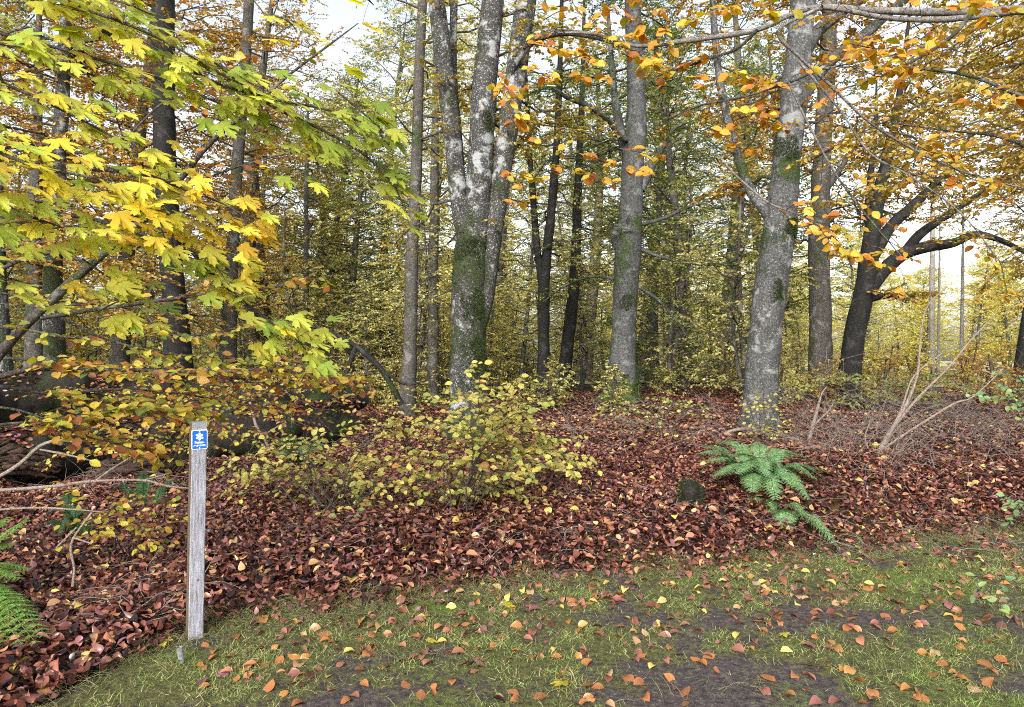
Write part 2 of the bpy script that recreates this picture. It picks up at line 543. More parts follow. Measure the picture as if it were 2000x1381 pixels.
def ground_mat():
    b = NT('forest_floor')
    tc = b.n('ShaderNodeTexCoord')
    ob = tc.outputs['Object']
    v = b.n('ShaderNodeTexVoronoi')
    b.set(v.inputs['Vector'], b.mapping(ob, (1, .8, 1)))
    v.inputs['Scale'].default_value = 13
    sp = b.n('ShaderNodeSeparateXYZ')
    b.t.links.new(v.outputs['Color'], sp.inputs[0])
    c = b.ramp(sp.outputs[0], [(0, (.012, .006, .005)), (.4, (.05, .02, .014)), (.7, (.11, .045, .028)), (.9, (.17, .08, .05)), (1, (.24, .14, .08))])
    c = b.mix(b.ramp(v.outputs['Distance'], [(.02, 0.0), (.055, .8)]), c, (.01, .006, .005))
    c = b.mix(b.math('MULTIPLY', b.ramp(b.noise(ob, .5, 4), [(.52, 0.0), (.62, 1.0)]), .5), c, (.05, .06, .015))
    return b.done(b.principled(c, .6, b.bump(sp.outputs[1], .8, .03)))


def path_mat():
    b = NT('mossy_path')
    tc = b.n('ShaderNodeTexCoord')
    ob = tc.outputs['Object']
    at = b.n('ShaderNodeAttribute', attribute_name='leaf')
    sp = b.n('ShaderNodeSeparateXYZ')
    b.t.links.new(at.outputs['Vector'], sp.inputs[0])
    gr, mo, _ = sp.outputs
    fine = b.noise(ob, 160, 3, .7)
    mids = b.noise(ob, 26, 5, .7)
    soil = b.ramp(b.math('ADD', b.math('MULTIPLY', fine, .5), b.math('MULTIPLY', mids, .5)), [(.36, (.014, .011, .011)), (.48, (.06, .047, .046)), (.58, (.12, .097, .095)), (.66, (.26, .23, .21))])
    moss = b.ramp(b.math('ADD', b.math('MULTIPLY', fine, .55), b.math('MULTIPLY', mids, .45)), [(.36, (.015, .02, .006)), (.47, (.062, .066, .022)), (.58, (.145, .14, .05)), (.70, (.27, .235, .11))])
    bright = b.ramp(fine, [(.35, (.035, .055, .010)), (.65, (.19, .25, .045))])
    f = b.ramp(b.math('ADD', gr, b.math('MULTIPLY', b.math('SUBTRACT', mids, .5), 2.0)), [(.25, 0.0), (.62, 1.0)])
    c = b.mix(f, soil, moss)
    f2 = b.ramp(b.math('ADD', mo, b.math('MULTIPLY', b.math('SUBTRACT', mids, .5), 1.0)), [(.45, 0.0), (.8, 1.0)])
    c = b.mix(f2, c, bright)
    h = b.math('ADD', b.math('MULTIPLY', fine, .4), mids)
    return b.done(b.principled(c, .75, b.bump(h, .9, .025), .25))


M['ground'] = ground_mat()
M['path'] = path_mat()


# ------------------------------------------------------------------ tagging
def tag(o, label=None, cat=None, group=None, kind=None):
    if label:
        o['label'] = label
    if cat:
        o['category'] = cat
    if group:
        o['group'] = group
    if kind:
        o['kind'] = kind
    return o


def empty(name, loc, label, cat, group=None):
    o = bpy.data.objects.new(name, None)
    o.empty_display_size = .2
    o.location = Vector([float(c) for c in loc])
    COL.objects.link(o)
    return tag(o, label, cat, group)


def copy_tree(root, loc, rz, sc=1.0, label=None, crown_mat=None):
    r = root.copy()
    COL.objects.link(r)
    r.location = loc
    r.rotation_euler = (0, 0, rz)
    r.scale = (sc, sc, sc)
    if label:
        r['label'] = label
    for ch in root.children:
        c = ch.copy()
        COL.objects.link(c)
        c.parent = r
        c.matrix_parent_inverse = Matrix.Identity(4)
        if crown_mat and c.name.startswith('crown'):
            s = c.material_slots[0]
            s.link = 'OBJECT'
            s.material = crown_mat
    return r


# ------------------------------------------------------------------ ground and path
def axis(a, b, near, far, lim):
    out = [0.0]
    while out[-1] < b:
        s = near if out[-1] < lim else near + (out[-1] - lim) * .12
        out.append(out[-1] + min(s, far))
    pos = out
    out = [0.0]
    while out[-1] > a:
        s = near if -out[-1] < lim else near + (-out[-1] - lim) * .12
        out.append(out[-1] - min(s, far))
    return np.array(out[:0:-1] + pos)


def sheet(g, X, Y, Z, at=None):
    n, m = X.shape
    i = np.arange(n - 1)[:, None] * m + np.arange(m - 1)[None]
    g.add(np.stack([X, Y, Z], -1).reshape(-1, 3), [np.stack([i, i + m, i + m + 1, i + 1], -1).reshape(-1, 4)], at)


xs, ys = axis(-420, 420, .12, 40, 9), axis(-60, 600, .12, 40, 14)
X, Y = np.meshgrid(xs, ys, indexing='ij')
Z = hz(X, Y) - np.where(Y < edge(X) + .05, .03, 0)
g = Geo()
sheet(g, X, Y, Z)
tag(g.build('ground', M['ground']), kind='structure')

# pale open field beyond the wood
fx, fy = np.meshgrid(np.linspace(-150, 150, 60), np.linspace(31, 260, 90), indexing='ij')
g = Geo()
sheet(g, fx, fy, hz(fx, fy) + .05)
b = NT('pale_field')
tc = b.n('ShaderNodeTexCoord')
M['field'] = b.done(b.principled(b.ramp(b.noise(tc.outputs['Object'], 1.5, 6, .7), [(.3, (.16, .17, .07)), (.5, (.36, .32, .17)), (.7, (.5, .46, .32))]), .8))
tag(g.build('field', M['field']), kind='structure')

px_ = np.linspace(-7, 40, 560)
t_ = np.linspace(0, 1, 190) ** .8
X = np.repeat(px_[:, None], len(t_), 1)
e_ = edge(X) + .12
Y = -7 + (e_ + 7) * t_[None]
Z = hz(X, Y) + .006 - .03 * np.clip((Y - e_ + .1) / .1, 0, 1)


def nz(x, y, s, o=0):
    return noise.fractal(Vector((x * s + o, y * s - o, o * 1.7)), 1.0, 2.0, 4)


def path_mask(x, y):
    """(grassiness, bright moss) at a point of the track"""
    gr = .69 + .5 * nz(x, y, .9, 3) + .55 * nz(x, y, 4.5, 9)
    # two worn patches of bare soil in the wheel line
    for cx, cy, rx, ry in ((1.05, 3.45, .42, .42), (2.6, 4.3, 1.2, .22), (-.9, 3.15, .3, .2), (1.2, 3.25, .5, .3)):
        q = ((x - cx) / rx) ** 2 + ((y - cy) / ry) ** 2
        gr -= .60 * math.exp(-q)
    mo = .25 + .5 * nz(x, y, 1.3, 21)
    for cx, cy, rx, ry, k in ((2.3, 3.15, .55, .25, .6), (.1, 3.2, .5, .15, .35), (-.45, 4.5, .35, .12, .5), (1.35, 3.0, .3, .2, .4), (-1.8, 3.75, .3, .15, .45), (1.1, 5.0, .5, .08, .35)):
        mo += k * math.exp(-((x - cx) / rx) ** 2 - ((y - cy) / ry) ** 2)
    return gr, mo


at = np.zeros((X.size, 4), np.float32)
for k, (x, y) in enumerate(zip(X.ravel(), Y.ravel())):
    if y > 1.5 and x < 9:
        at[k, 0], at[k, 1] = path_mask(x, y)
    else:
        at[k, 0], at[k, 1] = .6, .3
g = Geo()
sheet(g, X, Y, Z, at)
tag(g.build('path', M['path']), kind='structure')

# grass on the path
mgx, mgy = np.arange(-2.8, 7.3, .035), np.arange(2.2, 8.2, .035)
MG = np.array([[(*path_mask(a, b), nz(a, b, 5, 40)) for b in mgy] for a in mgx])


def mask_at(x, y):
    return MG[np.clip(((x + 2.8) / .035).astype(int), 0, len(mgx) - 1), np.clip(((y - 2.2) / .035).astype(int), 0, len(mgy) - 1)]


N = 1100000
x = rng.uniform(-2.6, 7, N)
y = rng.uniform(2.3, 8, N)
k = (y < edge(x) + .12) & (np.abs(x) < y * .8) & (rng.random(N) < np.clip(1.6 - y * .17, .3, 1))
x, y = x[k], y[k]
mk = mask_at(x, y)
k = (rng.random(len(x)) < np.clip((mk[:, 0] - .25) * 1.1, 0.02, 1)) & (rng.random(len(x)) < np.clip(.35 + .9 * mk[:, 2], .06, 1))
x, y, mk = x[k], y[k], mk[k]
BL = (np.array([(-.5, 0, 0), (.5, 0, 0), (.35, .55, .1), (-.35, .55, .1), (0, 1, -.1)], float), [np.array([(0, 1, 2, 3)]), np.array([(3, 2, 4)])])
n = len(x)
g = Geo()
d = np.stack([rng.normal(0, .8, n), rng.normal(0, .8, n), rng.uniform(.35, 1.2, n)], -1)
nn = np.stack([rng.normal(0, 1, n), rng.normal(0, 1, n), np.full(n, .3)], -1)
ln = rng.uniform(.014, .042, n) * rng.choice([1, 1, 1, 1.7], n)
scatter(g, BL, np.stack([x, y, hz(x, y) + .003], -1), d, nn, ln, np.clip(rng.normal(.58 - .45 * (mk[:, 1] - .25), .27, n), 0, 1), wid=np.full(n, .062) * .035 / ln * rng.uniform(.6, 1.3, n))
# longer dry tufts along the foot of the bank
T = 520
tx = rng.uniform(-2.1, 6, T)
ty = edge(tx) + rng.normal(0, .10, T)
tx = np.concatenate([tx, rng.uniform(-2, 3.4, 90)])
ty = np.concatenate([ty, rng.uniform(2.7, 4.6, 90)])
dens = np.array([np.clip(.5 + nz(a, 0, 1.6, 55) * 1.4, .1, 1.2) for a in tx])
dens[520:] *= .5
for a, b, q in zip(tx, ty, dens):
    if b > edge(a) + .25:
        continue
    m = int(26 * q)
    if m < 2:
        continue
    p = np.stack([a + rng.normal(0, .05, m), b + rng.normal(0, .03, m)], -1)
    d = np.stack([rng.normal(0, .7, m), rng.normal(-.25, .6, m), rng.uniform(.3, 1., m)], -1)
    pl = grow(np.column_stack([p, hz(p[:, 0], p[:, 1])]), d, rng.uniform(.05, .17, m), 5, .5, .1, .1)
    tubes(g, pl, taper_r(m, 5, .0014, .0003), 3, 1)
tag(g.build('grass', [M['grass'], M['drygrass']]), 'short green grass and dry tufts growing on the mossy path', kind='stuff')

# ------------------------------------------------------------------ leaf litter on the forest floor
g = Geo()


def litter(N, y0, y1, tpl, size, lift, wmul=1.15, left=False):
    yy = np.sqrt(rng.uniform(y0 * y0, y1 * y1, N))
    xx = rng.uniform(-1, 1, N) * (.72 * yy * wmul + .6) if not left else -rng.uniform(.75, 1.6, N) * yy
    s = yy - edge(xx)
    k = (s > -.02 + rng.normal(0, .07, N))
    xx, yy = xx[k], yy[k]
    n = len(xx)
    z = hz(xx, yy) + rng.uniform(.004, lift, n)
    a = rng.uniform(0, 2 * PI, n)
    d = np.stack([np.cos(a), np.sin(a), rng.normal(.05, .3, n)], -1)
    nn = np.stack([rng.normal(0, .4, n), rng.normal(-.12, .4, n), np.ones(n)], -1)
    nn[rng.random(n) < .5] *= -1
    r = np.clip(rng.beta(1.25, 1.2, n), 0, 1)
    scatter(g, tpl, np.stack([xx, yy, z], -1) - d * size * .5, d, nn, size * rng.uniform(.5, 1.35, n), r, wid=rng.uniform(.55, 1.05, n))


litter(19000, 2.4, 5.5, tpl_hi(.35, .15), .06, .075)
litter(7000, 2.4, 5.5, tpl_hi(-.35, .05), .066, .06)
litter(7000, 2.4, 5.5, tpl_hi(.7, .25), .06, .07)
litter(52000, 5.5, 9, tpl_hi(.2, .12), .054, .08)
litter(28000, 5.5, 9, tpl_hi(.5, .2), .052, .08)
litter(80000, 9, 14, TM, .064, .06)
litter(70000, 14, 24, TL, .10, .08)

litter(14000, 2.2, 9, TM, .07, .06, left=True)
litter(14000, 9, 24, TL, .11, .07, left=True)
litter(5000, 1, 3.5, TM, .07, .06, left=True)

# things that lie on the floor further back are defined here so that litter can settle on them
LOGS = [
    ([(20, 890, 105), (120, 882, 104), (240, 872, 102), (370, 858, 100), (500, 842, 92), (600, 828, 86), (680, 815, 78)], 8.4, 11.8),
    ([(-80, 790, 120), (60, 785, 112), (200, 778, 105), (350, 776, 92), (500, 772, 80), (620, 772, 70), (700, 775, 58)], 10.6, 15.0),
]
for pts, d0, d1 in LOGS:
    c, r = pxcurve(pts, d0, 60, d1)
    m = 2600
    i = rng.integers(0, 60, m)
    a = rng.normal(PI / 2, .55, m)
    ax = unit(c[-1] - c[0])
    sd = unit(np.cross(ax, UP))
    rr = r[i] * 1.04
    p = c[i] + sd * (np.cos(a) * rr)[:, None] + UP * (np.sin(a) * rr)[:, None] + ax * rng.normal(0, .06, m)[:, None]
    d = rng.normal(0, 1, (m, 3)) * (1, 1, .3)
    nn = sd * np.cos(a)[:, None] + UP * np.sin(a)[:, None] + rng.normal(0, .35, (m, 3))
    scatter(g, TM, p, d, nn, .08 * rng.uniform(.6, 1.2, m), np.clip(rng.beta(1.6, 1.5, m), 0, 1))
n = 2600
yy = np.sqrt(rng.uniform(9, 196, n))
xx = rng.uniform(-.8, .8, n) * yy
k = yy > edge(xx) + .1
xx, yy = xx[k], yy[k]
n = len(xx)
a = rng.uniform(0, 2 * PI, n)
scatter(g, tpl_hi(.4, .2), np.stack([xx, yy, hz(xx, yy) + .07], -1), np.stack([np.cos(a), np.sin(a), rng.normal(.05, .3, n)], -1), np.stack([rng.normal(0, .5, n), rng.normal(-.2, .5, n), np.ones(n)], -1), rng.uniform(.045, .095, n), np.clip(rng.normal(.93, .06, n), 0, 1), wid=rng.uniform(.7, 1.1, n))
# leaves blown onto the far strip of the path
n = 900
x = rng.uniform(-1.5, 7, n)
y = edge(x) - np.abs(rng.normal(0, .75, n)) - .02
k = (y > 3.2) & (np.abs(x) < .75 * y)
x, y = x[k], y[k]
n = len(x)
a = rng.uniform(0, 2 * PI, n)
scatter(g, tpl_hi(.4, .3), np.stack([x, y, hz(x, y) + .014], -1), np.stack([np.cos(a), np.sin(a), rng.normal(.05, .25, n)], -1), np.stack([rng.normal(0, .35, n), rng.normal(0, .35, n), np.ones(n)], -1), rng.uniform(.045, .08, n), np.clip(rng.normal(.78, .17, n), .3, 1))
tag(g.build('leaf_litter', M['litter']), 'deep brown beech leaf litter covering the bank and forest floor', kind='stuff')

# single fallen leaves on the path
LM = []
for c, f in ((.25, .08), (.6, .16), (-.3, .06), (.9, .1)):
    for mk_ in ('fall_brown', 'fall_orange', 'fall_tan', 'fall_plum'):
        g = Geo()
        scatter(g, tpl_hi(c, f), np.array([[0, -.5, 0.]]), np.array([[0, 1., 0]]), np.array([[0, 0, 1.]]), 1.0)
        o = g.build('fallen_leaf', M[mk_], link=False)
        LM.append((mk_, o.data))
LW = {'fall_brown': 'reddish brown beech leaf lying flat on the mossy path', 'fall_orange': 'orange beech leaf lying on the mossy path',
      'fall_tan': 'pale tan beech leaf lying on the mossy path', 'fall_plum': 'dark plum coloured wet beech leaf lying on the mossy path'}
cnt = 0
tries = 0
while cnt < 296 and tries < 20000:
    tries += 1
    px, py = random.uniform(380, 2000), random.uniform(1090, 1381)
    q = G(px, py)
    if q[1] > edge(q[0]) - .03 or random.random() > .35 + (q[1] - 2.6) * .25:
        continue
    w = random.choices(['fall_brown', 'fall_orange', 'fall_tan', 'fall_plum'], [.46, .34, .09, .11])[0]
    me = random.choice([m_ for n_, m_ in LM if n_ == w])
    o = bpy.data.objects.new('fallen_leaf', me)
    s = random.uniform(.052, .088)
    o.scale = (s * random.uniform(.85, 1.1), s, s)
    o.location = (q[0], q[1], q[2] + random.uniform(.010, .018))
    o.rotation_euler = (random.gauss(0, .28), random.gauss(0, .28), random.uniform(0, 2 * PI))
    COL.objects.link(o)
    tag(o, LW[w], 'fallen leaf', 'single fallen beech leaves on the path, ' + w[5:])
    cnt += 1
# yellow maple leaves lying about
for px, py, s, r_, lab in ((990, 1190, .085, .7, 'yellow maple leaf lying on the grass below the middle of the bank'),
                           (1095, 1350, .095, .75, 'bright yellow maple leaf lying flat at the bottom of the path'),
                           (322, 1265, .095, .8, 'bright yellow maple leaf on moss beside the foot of the post'),
                           (268, 1154, .10, .95, 'pale yellow maple leaf on the brown litter left of the post'),
                           (340, 1132, .11, .9, 'straw yellow maple leaf lying against the post on the litter'),
                           (840, 1262, .06, .6, 'small yellow leaf lying on the grass left of centre'),
                           (1535, 1250, .06, .6, 'small greenish yellow maple leaf on the bare soil at right')):
    q = G(px, py)
    g = Geo()
    a = random.uniform(0, 6.28)
    scatter(g, TMP, np.array([[0, -.4 * s, .0]]), np.array([[.25, 1, .05]]), np.array([[.1, -.35, 1.]]), s, np.array([r_]))
    o = g.build('fallen_maple_leaf', M['maple'])
    o.location = (q[0], q[1], q[2] + .03)
    o.rotation_euler = (0, 0, a)
    tag(o, lab, 'fallen leaf', 'yellow maple leaves on the ground')

# ------------------------------------------------------------------ the marker post
base = G(381, 1253)
pd = base[1]
pw = 28 / F * pd
top = P(389, 826, pd)
post = empty('marker_post', base, 'weathered grey wooden post with a small blue nature reserve sign', 'post')


def wood_mat():
    b = NT('weathered_wood')
    tc = b.n('ShaderNodeTexCoord')
    ob = tc.outputs['Object']
    gr = b.noise(b.mapping(ob, (60, 60, 2.2)), 3, 5, .7, .2)
    f = b.noise(b.mapping(ob, (90, 90, 14)), 4, 3, .7)
    c = b.ramp(gr, [(.36, (.10, .10, .115)), (.48, (.24, .245, .28)), (.64, (.38, .39, .44))])
    c = b.mix(b.math('MULTIPLY', b.ramp(f, [(.55, 0.0), (.66, 1.0)]), .7), c, (.09, .085, .09))
    k = b.noise(ob, 26, 1)
    c = b.mix(b.math('MULTIPLY', b.ramp(k, [(.70, 0.0), (.74, 1.0)]), .8), c, (.06, .05, .045))
    return b.done(b.principled(c, .8, b.bump(b.math('ADD', gr, f), .6, .006), .2))


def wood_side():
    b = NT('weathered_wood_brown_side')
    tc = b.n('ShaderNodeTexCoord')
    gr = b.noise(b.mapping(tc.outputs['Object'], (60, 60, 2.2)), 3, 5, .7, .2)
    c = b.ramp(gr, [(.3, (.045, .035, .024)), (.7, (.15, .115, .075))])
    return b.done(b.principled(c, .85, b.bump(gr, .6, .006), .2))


def boxgeo(g, x0, x1, y0, y1, z0, z1, mi=0, sh=0.0, bev=.0):
    """a box with bevelled upright edges; sh shifts the top in x"""
    b = bev
    ring = [(x0 + b, y0), (x1 - b, y0), (x1, y0 + b), (x1, y1 - b), (x1 - b, y1), (x0 + b, y1), (x0, y1 - b), (x0, y0 + b)] if b else [(x0, y0), (x1, y0), (x1, y1), (x0, y1)]
    n = len(ring)
    v, f = [], []
    K = 8
    for k in range(K + 1):
        t = k / K
        for (x, y) in ring:
            v.append((x + sh * t, y, z0 + (z1 - z0) * t))
    for k in range(K):
        for i in range(n):
            f.append((k * n + i, k * n + (i + 1) % n, (k + 1) * n + (i + 1) % n, (k + 1) * n + i))
    g.add(v, [np.array(f)], None, mi)
    g.add([v[K * n + i] for i in range(n)], [np.array([list(range(n))])], None, mi)
    g.add([v[i] for i in range(n)], [np.array([list(range(n))[::-1]])], None, mi)


H = top[2] - base[2]
lean = top[0] - base[0]
g = Geo()
boxgeo(g, -pw / 2, pw / 2, 0, pw * 1.05, -.25, H, 0, lean * 1.1, .004)
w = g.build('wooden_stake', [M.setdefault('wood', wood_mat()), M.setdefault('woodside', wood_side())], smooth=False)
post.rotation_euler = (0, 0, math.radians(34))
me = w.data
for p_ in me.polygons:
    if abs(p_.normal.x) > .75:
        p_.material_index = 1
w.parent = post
# the sign: plate with white rim, blue field, flower emblem, lettering, screws
sw, sh_ = 29 / F * pd, 38 / F * pd
b = NT('sign_white')
M['sign_white'] = b.done(b.principled((.80, .82, .84), .35, None, .4))
b = NT('sign_blue')
M['sign_blue'] = b.done(b.principled((.006, .105, .50), .35, None, .4))
b = NT('screw_steel')
M['steel'] = b.done(b.principled((.55, .56, .58), .35, None, .5))
g = Geo()
zc = H - (859 - 826) / F * pd


def rrect(w_, h_, r, n=5):
    o = []
    for cx, cz, a0 in ((w_ / 2 - r, h_ / 2 - r, 0), (-w_ / 2 + r, h_ / 2 - r, 90), (-w_ / 2 + r, -h_ / 2 + r, 180), (w_ / 2 - r, -h_ / 2 + r, 270)):
        for k in range(n):
            a = math.radians(a0 + 90 * k / (n - 1))
            o.append((cx + r * math.cos(a), cz + r * math.sin(a)))
    return o


def flat(g, outline, y, th, cx=0, cz=0, mi=0):
    n = len(outline)
    v = [(cx + a, y, cz + c) for a, c in outline] + [(cx + a, y + th, cz + c) for a, c in outline]
    g.add(v, [np.array([list(range(n))]), np.array([[k, k + n, (k + 1) % n + n, (k + 1) % n] for k in range(n)])], None, mi)


scx = lean * (zc / H) * 1.05
flat(g, rrect(sw, sh_, .006), -.005, .004, scx, zc, 0)
plate = g.build('sign_plate', [M['sign_white']], smooth=False)
plate.parent = post
g = Geo()
flat(g, rrect(sw - .008, sh_ - .008, .004), -.0065, .0014, scx, zc, 0)
fld = g.build('blue_field', M['sign_blue'], smooth=False)
fld.parent = plate
g = Geo()
ez = zc + sh_ * .16
R = sw * .26
pet = []
for k in range(6):
    a0 = math.radians(90 + 60 * k)
    # rounded petal, wider towards the outside
    o = [(0.0, 0.0)]
    for t, wd in ((.35, .14), (.6, .24), (.8, .28), (.93, .2), (1.0, 0), (.93, -.2), (.8, -.28), (.6, -.24), (.35, -.14)):
        o.append((R * (t * math.cos(a0) - wd * math.sin(a0)), R * (t * math.sin(a0) + wd * math.cos(a0))))
    flat(g, o, -.0078 - .00002 * k, .0012, scx, ez)
em = g.build('flower_emblem', M['sign_white'], smooth=False)
em.parent = plate
for i, (txt, dz, sz) in enumerate((('Natur-', -.155, .0185), ('reservat', -.31, .0185))):
    cu = bpy.data.curves.new('lettering', 'FONT')
    cu.body = txt
    cu.size = sz * 1.0
    cu.align_x = 'CENTER'
    cu.extrude = .0003
    cu.offset = .0005
    to = bpy.data.objects.new('lettering', cu)
    COL.objects.link(to)
    bpy.context.view_layer.update()
    me = bpy.data.meshes.new_from_object(to.evaluated_get(bpy.context.evaluated_depsgraph_get()))
    bpy.data.objects.remove(to)
    me.materials.clear()
    me.materials.append(M['sign_white'])
    o = bpy.data.objects.new('lettering', me)
    COL.objects.link(o)
    o.location = (scx, -.0072, zc + sh_ * dz - sz * .2)
    o.rotation_euler = (PI / 2, 0, 0)
    o.parent = plate
for dz in (.42, -.42):
    g = Geo()
    flat(g, [(.0035 * math.cos(a), .0035 * math.sin(a)) for a in np.linspace(0, 2 * PI, 13)[:-1]], -.0082, .002, scx, zc + sh_ * dz)
    s = g.build('screw', M['steel'], smooth=False)
    s.parent = plate

# short grey pipe by the post
q = G(356, 1300)
g = Geo()
pts = np.array([(0, 0, -.05), (0, 0, .02), (-.006, -.002, .06), (-.012, -.004, .088)])
tubes(g, pts, np.array([.010, .0105, .0115, .0165]), 14)
inn = pts[::-1] + (0, 0, .0)
tubes(g, np.array([pts[3] + (0, 0, .001), pts[3] - (0, 0, .03), pts[3] - (0, 0, .06)]), np.array([.0150, .0105, .008]), 14)
g2 = pts[3]
b = NT('pipe_grey')
tc = b.n('ShaderNodeTexCoord')
M['pipe'] = b.done(b.principled(b.ramp(b.noise(tc.outputs['Object'], 60, 4), [(.3, (.06, .06, .065)), (.7, (.28, .28, .30))]), .6))
o = g.build('pipe_end', M['pipe'])
o.location = q
tag(o, 'short hollow grey pipe end sticking out of moss beside the post', 'pipe')

# ------------------------------------------------------------------ fallen logs, stump, dead branches
for k, (pts, d0, d1) in enumerate(LOGS):
    c, r = pxcurve(pts, d0, 60, d1)
    loc = c[0].copy()
    o = empty('fallen_log', loc, ['thick mossy fallen log with rotten broken end, nearest behind the post', 'dark fallen log lying behind the mossy one, deep in shade'][k], 'log')
    g = Geo()
    trunk_tube(g, c - loc, r, 26, .42, freq=1.6)
    for i_ in (14, 27, 41, 52):
        b0_ = c[i_] - loc
        dd_ = unit(np.array((rng.normal(), -.6, abs(rng.normal()) + .3)))
        pl_ = grow(b0_[None], dd_[None], np.array([rng.uniform(.5, 1.1)]), 8, .1, 0, .3)
        trunk_tube(g, pl_[0], np.linspace(.06, .012, 8), 8, .3, freq=6)
    lg = g.build('log_bark', M['log'])
    lg.parent = o
    m = 9000
    i = rng.integers(0, 60, m)
    a = rng.normal(PI / 2, .8, m)
    ax = unit(c[-1] - c[0])
    sd = unit(np.cross(ax, UP))
    nrm_ = sd * np.cos(a)[:, None] + UP * np.sin(a)[:, None]
    pz = c[i] + nrm_ * (r[i] * 1.02)[:, None] + ax * rng.normal(0, .08, m)[:, None] - loc
    kk = np.array([noise.noise(Vector(q_) * 2.3) for q_ in pz]) > -.05
    g = Geo()
    scatter(g, BL, pz[kk], nrm_[kk] + rng.normal(0, .5, (kk.sum(), 3)) - UP * .35, rng.normal(0, 1, (kk.sum(), 3)), rng.uniform(.03, .09, kk.sum()), np.clip(rng.normal(.25, .25, kk.sum()), 0, 1), 0, np.full(kk.sum(), .12))
    g.build('moss_cover', M['moss_fuzz']).parent = o
    # splintered left end
    g = Geo()
    ax = unit(c[0] - c[3])
    m = 60
    a = rng.uniform(0, 2 * PI, m)
    rr = np.sqrt(rng.random(m)) * r[0] * .9
    sd = unit(np.cross(ax, UP))
    st = sd * (np.cos(a) * rr)[:, None] + UP * (np.sin(a) * rr)[:, None] - ax * .15
    pl = grow(st, ax + rng.normal(0, .12, (m, 3)), rng.uniform(.2, .5, m), 4, .1)
    tubes(g, pl, taper_r(m, 4, rng.uniform(.03, .07, m), .004), 5)
    e = g.build('splintered_end', M['rot'])
    e.parent = o
# torn slabs of rotten wood lying before the log
for px0, py0, px1, py1, d, w, lab in ((160, 925, 375, 905, 8.2, .16, 'slab of torn rotten brown wood below the mossy log'), (10, 895, 130, 912, 8.0, .14, 'torn piece of rotten wood at the left under the log')):
    a, b_ = P(px0, py0, d), P(px1, py1, d + .5)
    g = Geo()
    m = 70
    t0_ = rng.uniform(0, .45, m)
    t1_ = t0_ + rng.uniform(.25, .55, m)
    off = rng.normal(0, 1, (m, 3)) * (.03, w * .45, w * .38)
    tt = np.linspace(0, 1, 9)
    tt = t0_[:, None] + (t1_ - t0_)[:, None] * tt[None]
    c = tt[:, :, None] * (b_ - a)[None, None] + off[:, None, :] + rng.normal(0, .008, (m, 9, 3))
    c[:, :, 2] -= (np.abs(tt - .5) ** 2) * .12
    r = np.sin(np.linspace(.15, 3.0, 9))[None] * rng.uniform(.012, .045, m)[:, None] + .003
    tubes(g, c, r, 6)
    o = g.build('rotten_wood', M['rot'])
    o.location = a
    tag(o, lab, 'wood')


def pxobj(name, curves, d, mat, label, cat, group=None, S=8, d2=None, n=24, part='branch'):
    """a thing made of branch curves; first curve is the main one"""
    c0, r0 = pxcurve(curves[0], d, n, d2)
    root = empty(name, c0[0], label, cat, group)
    for k, cv in enumerate(curves):
        g = Geo()
        c, r = pxcurve(cv, d, n, d2)
        trunk_tube(g, c - c0[0], r, S, .1, freq=6)
        o = g.build('stem' if k == 0 else part, mat)
        o.parent = root
    return root


pxobj('fallen_branch', [[(610, 636, 4), (650, 650, 7), (700, 680, 10), (745, 722, 11), (785, 790, 11)], [(695, 678, 10), (685, 705, 10), (676, 735, 9)], [(745, 722, 7), (790, 750, 5), (830, 745, 3)]],
      14.5, M['bark_dark'], 'dark crooked dead branch leaning down behind the log', 'branch')
# mossy stump
q = G(1352, 992)
g = Geo()
zz = np.linspace(-.1, .33, 12)
trunk_tube(g, np.stack([.02 * np.sin(zz * 9), 0 * zz, zz], -1), np.interp(zz, [-.1, .1, .25, .32, .33], [.15, .105, .085, .05, .005]), 18, 1.1, flare=.3, freq=7)
m = 1800
a = rng.uniform(0, 2 * PI, m)
h = rng.uniform(0, .31, m)
rr = np.interp(h, [0, .1, .25, .32], [.12, .105, .085, .05])
nrm = np.stack([np.cos(a), np.sin(a), np.full(m, .3) + (h > .25) * 1.2], -1)
scatter(g, BL, np.stack([rr * np.cos(a), rr * np.sin(a), h], -1), nrm + rng.normal(0, .5, (m, 3)), rng.normal(0, 1, (m, 3)), rng.uniform(.015, .035, m), np.clip(rng.normal(.08, .15, m), 0, 1), 1, np.full(m, .2))
o = g.build('tree_stump', [M['log'], M['moss_fuzz']])
o.location = q + np.array((0, 0, -.07))
o.rotation_euler = (.1, -.2, .4)
tag(o, 'small stump covered in dark green moss on the leaf bank', 'stump')

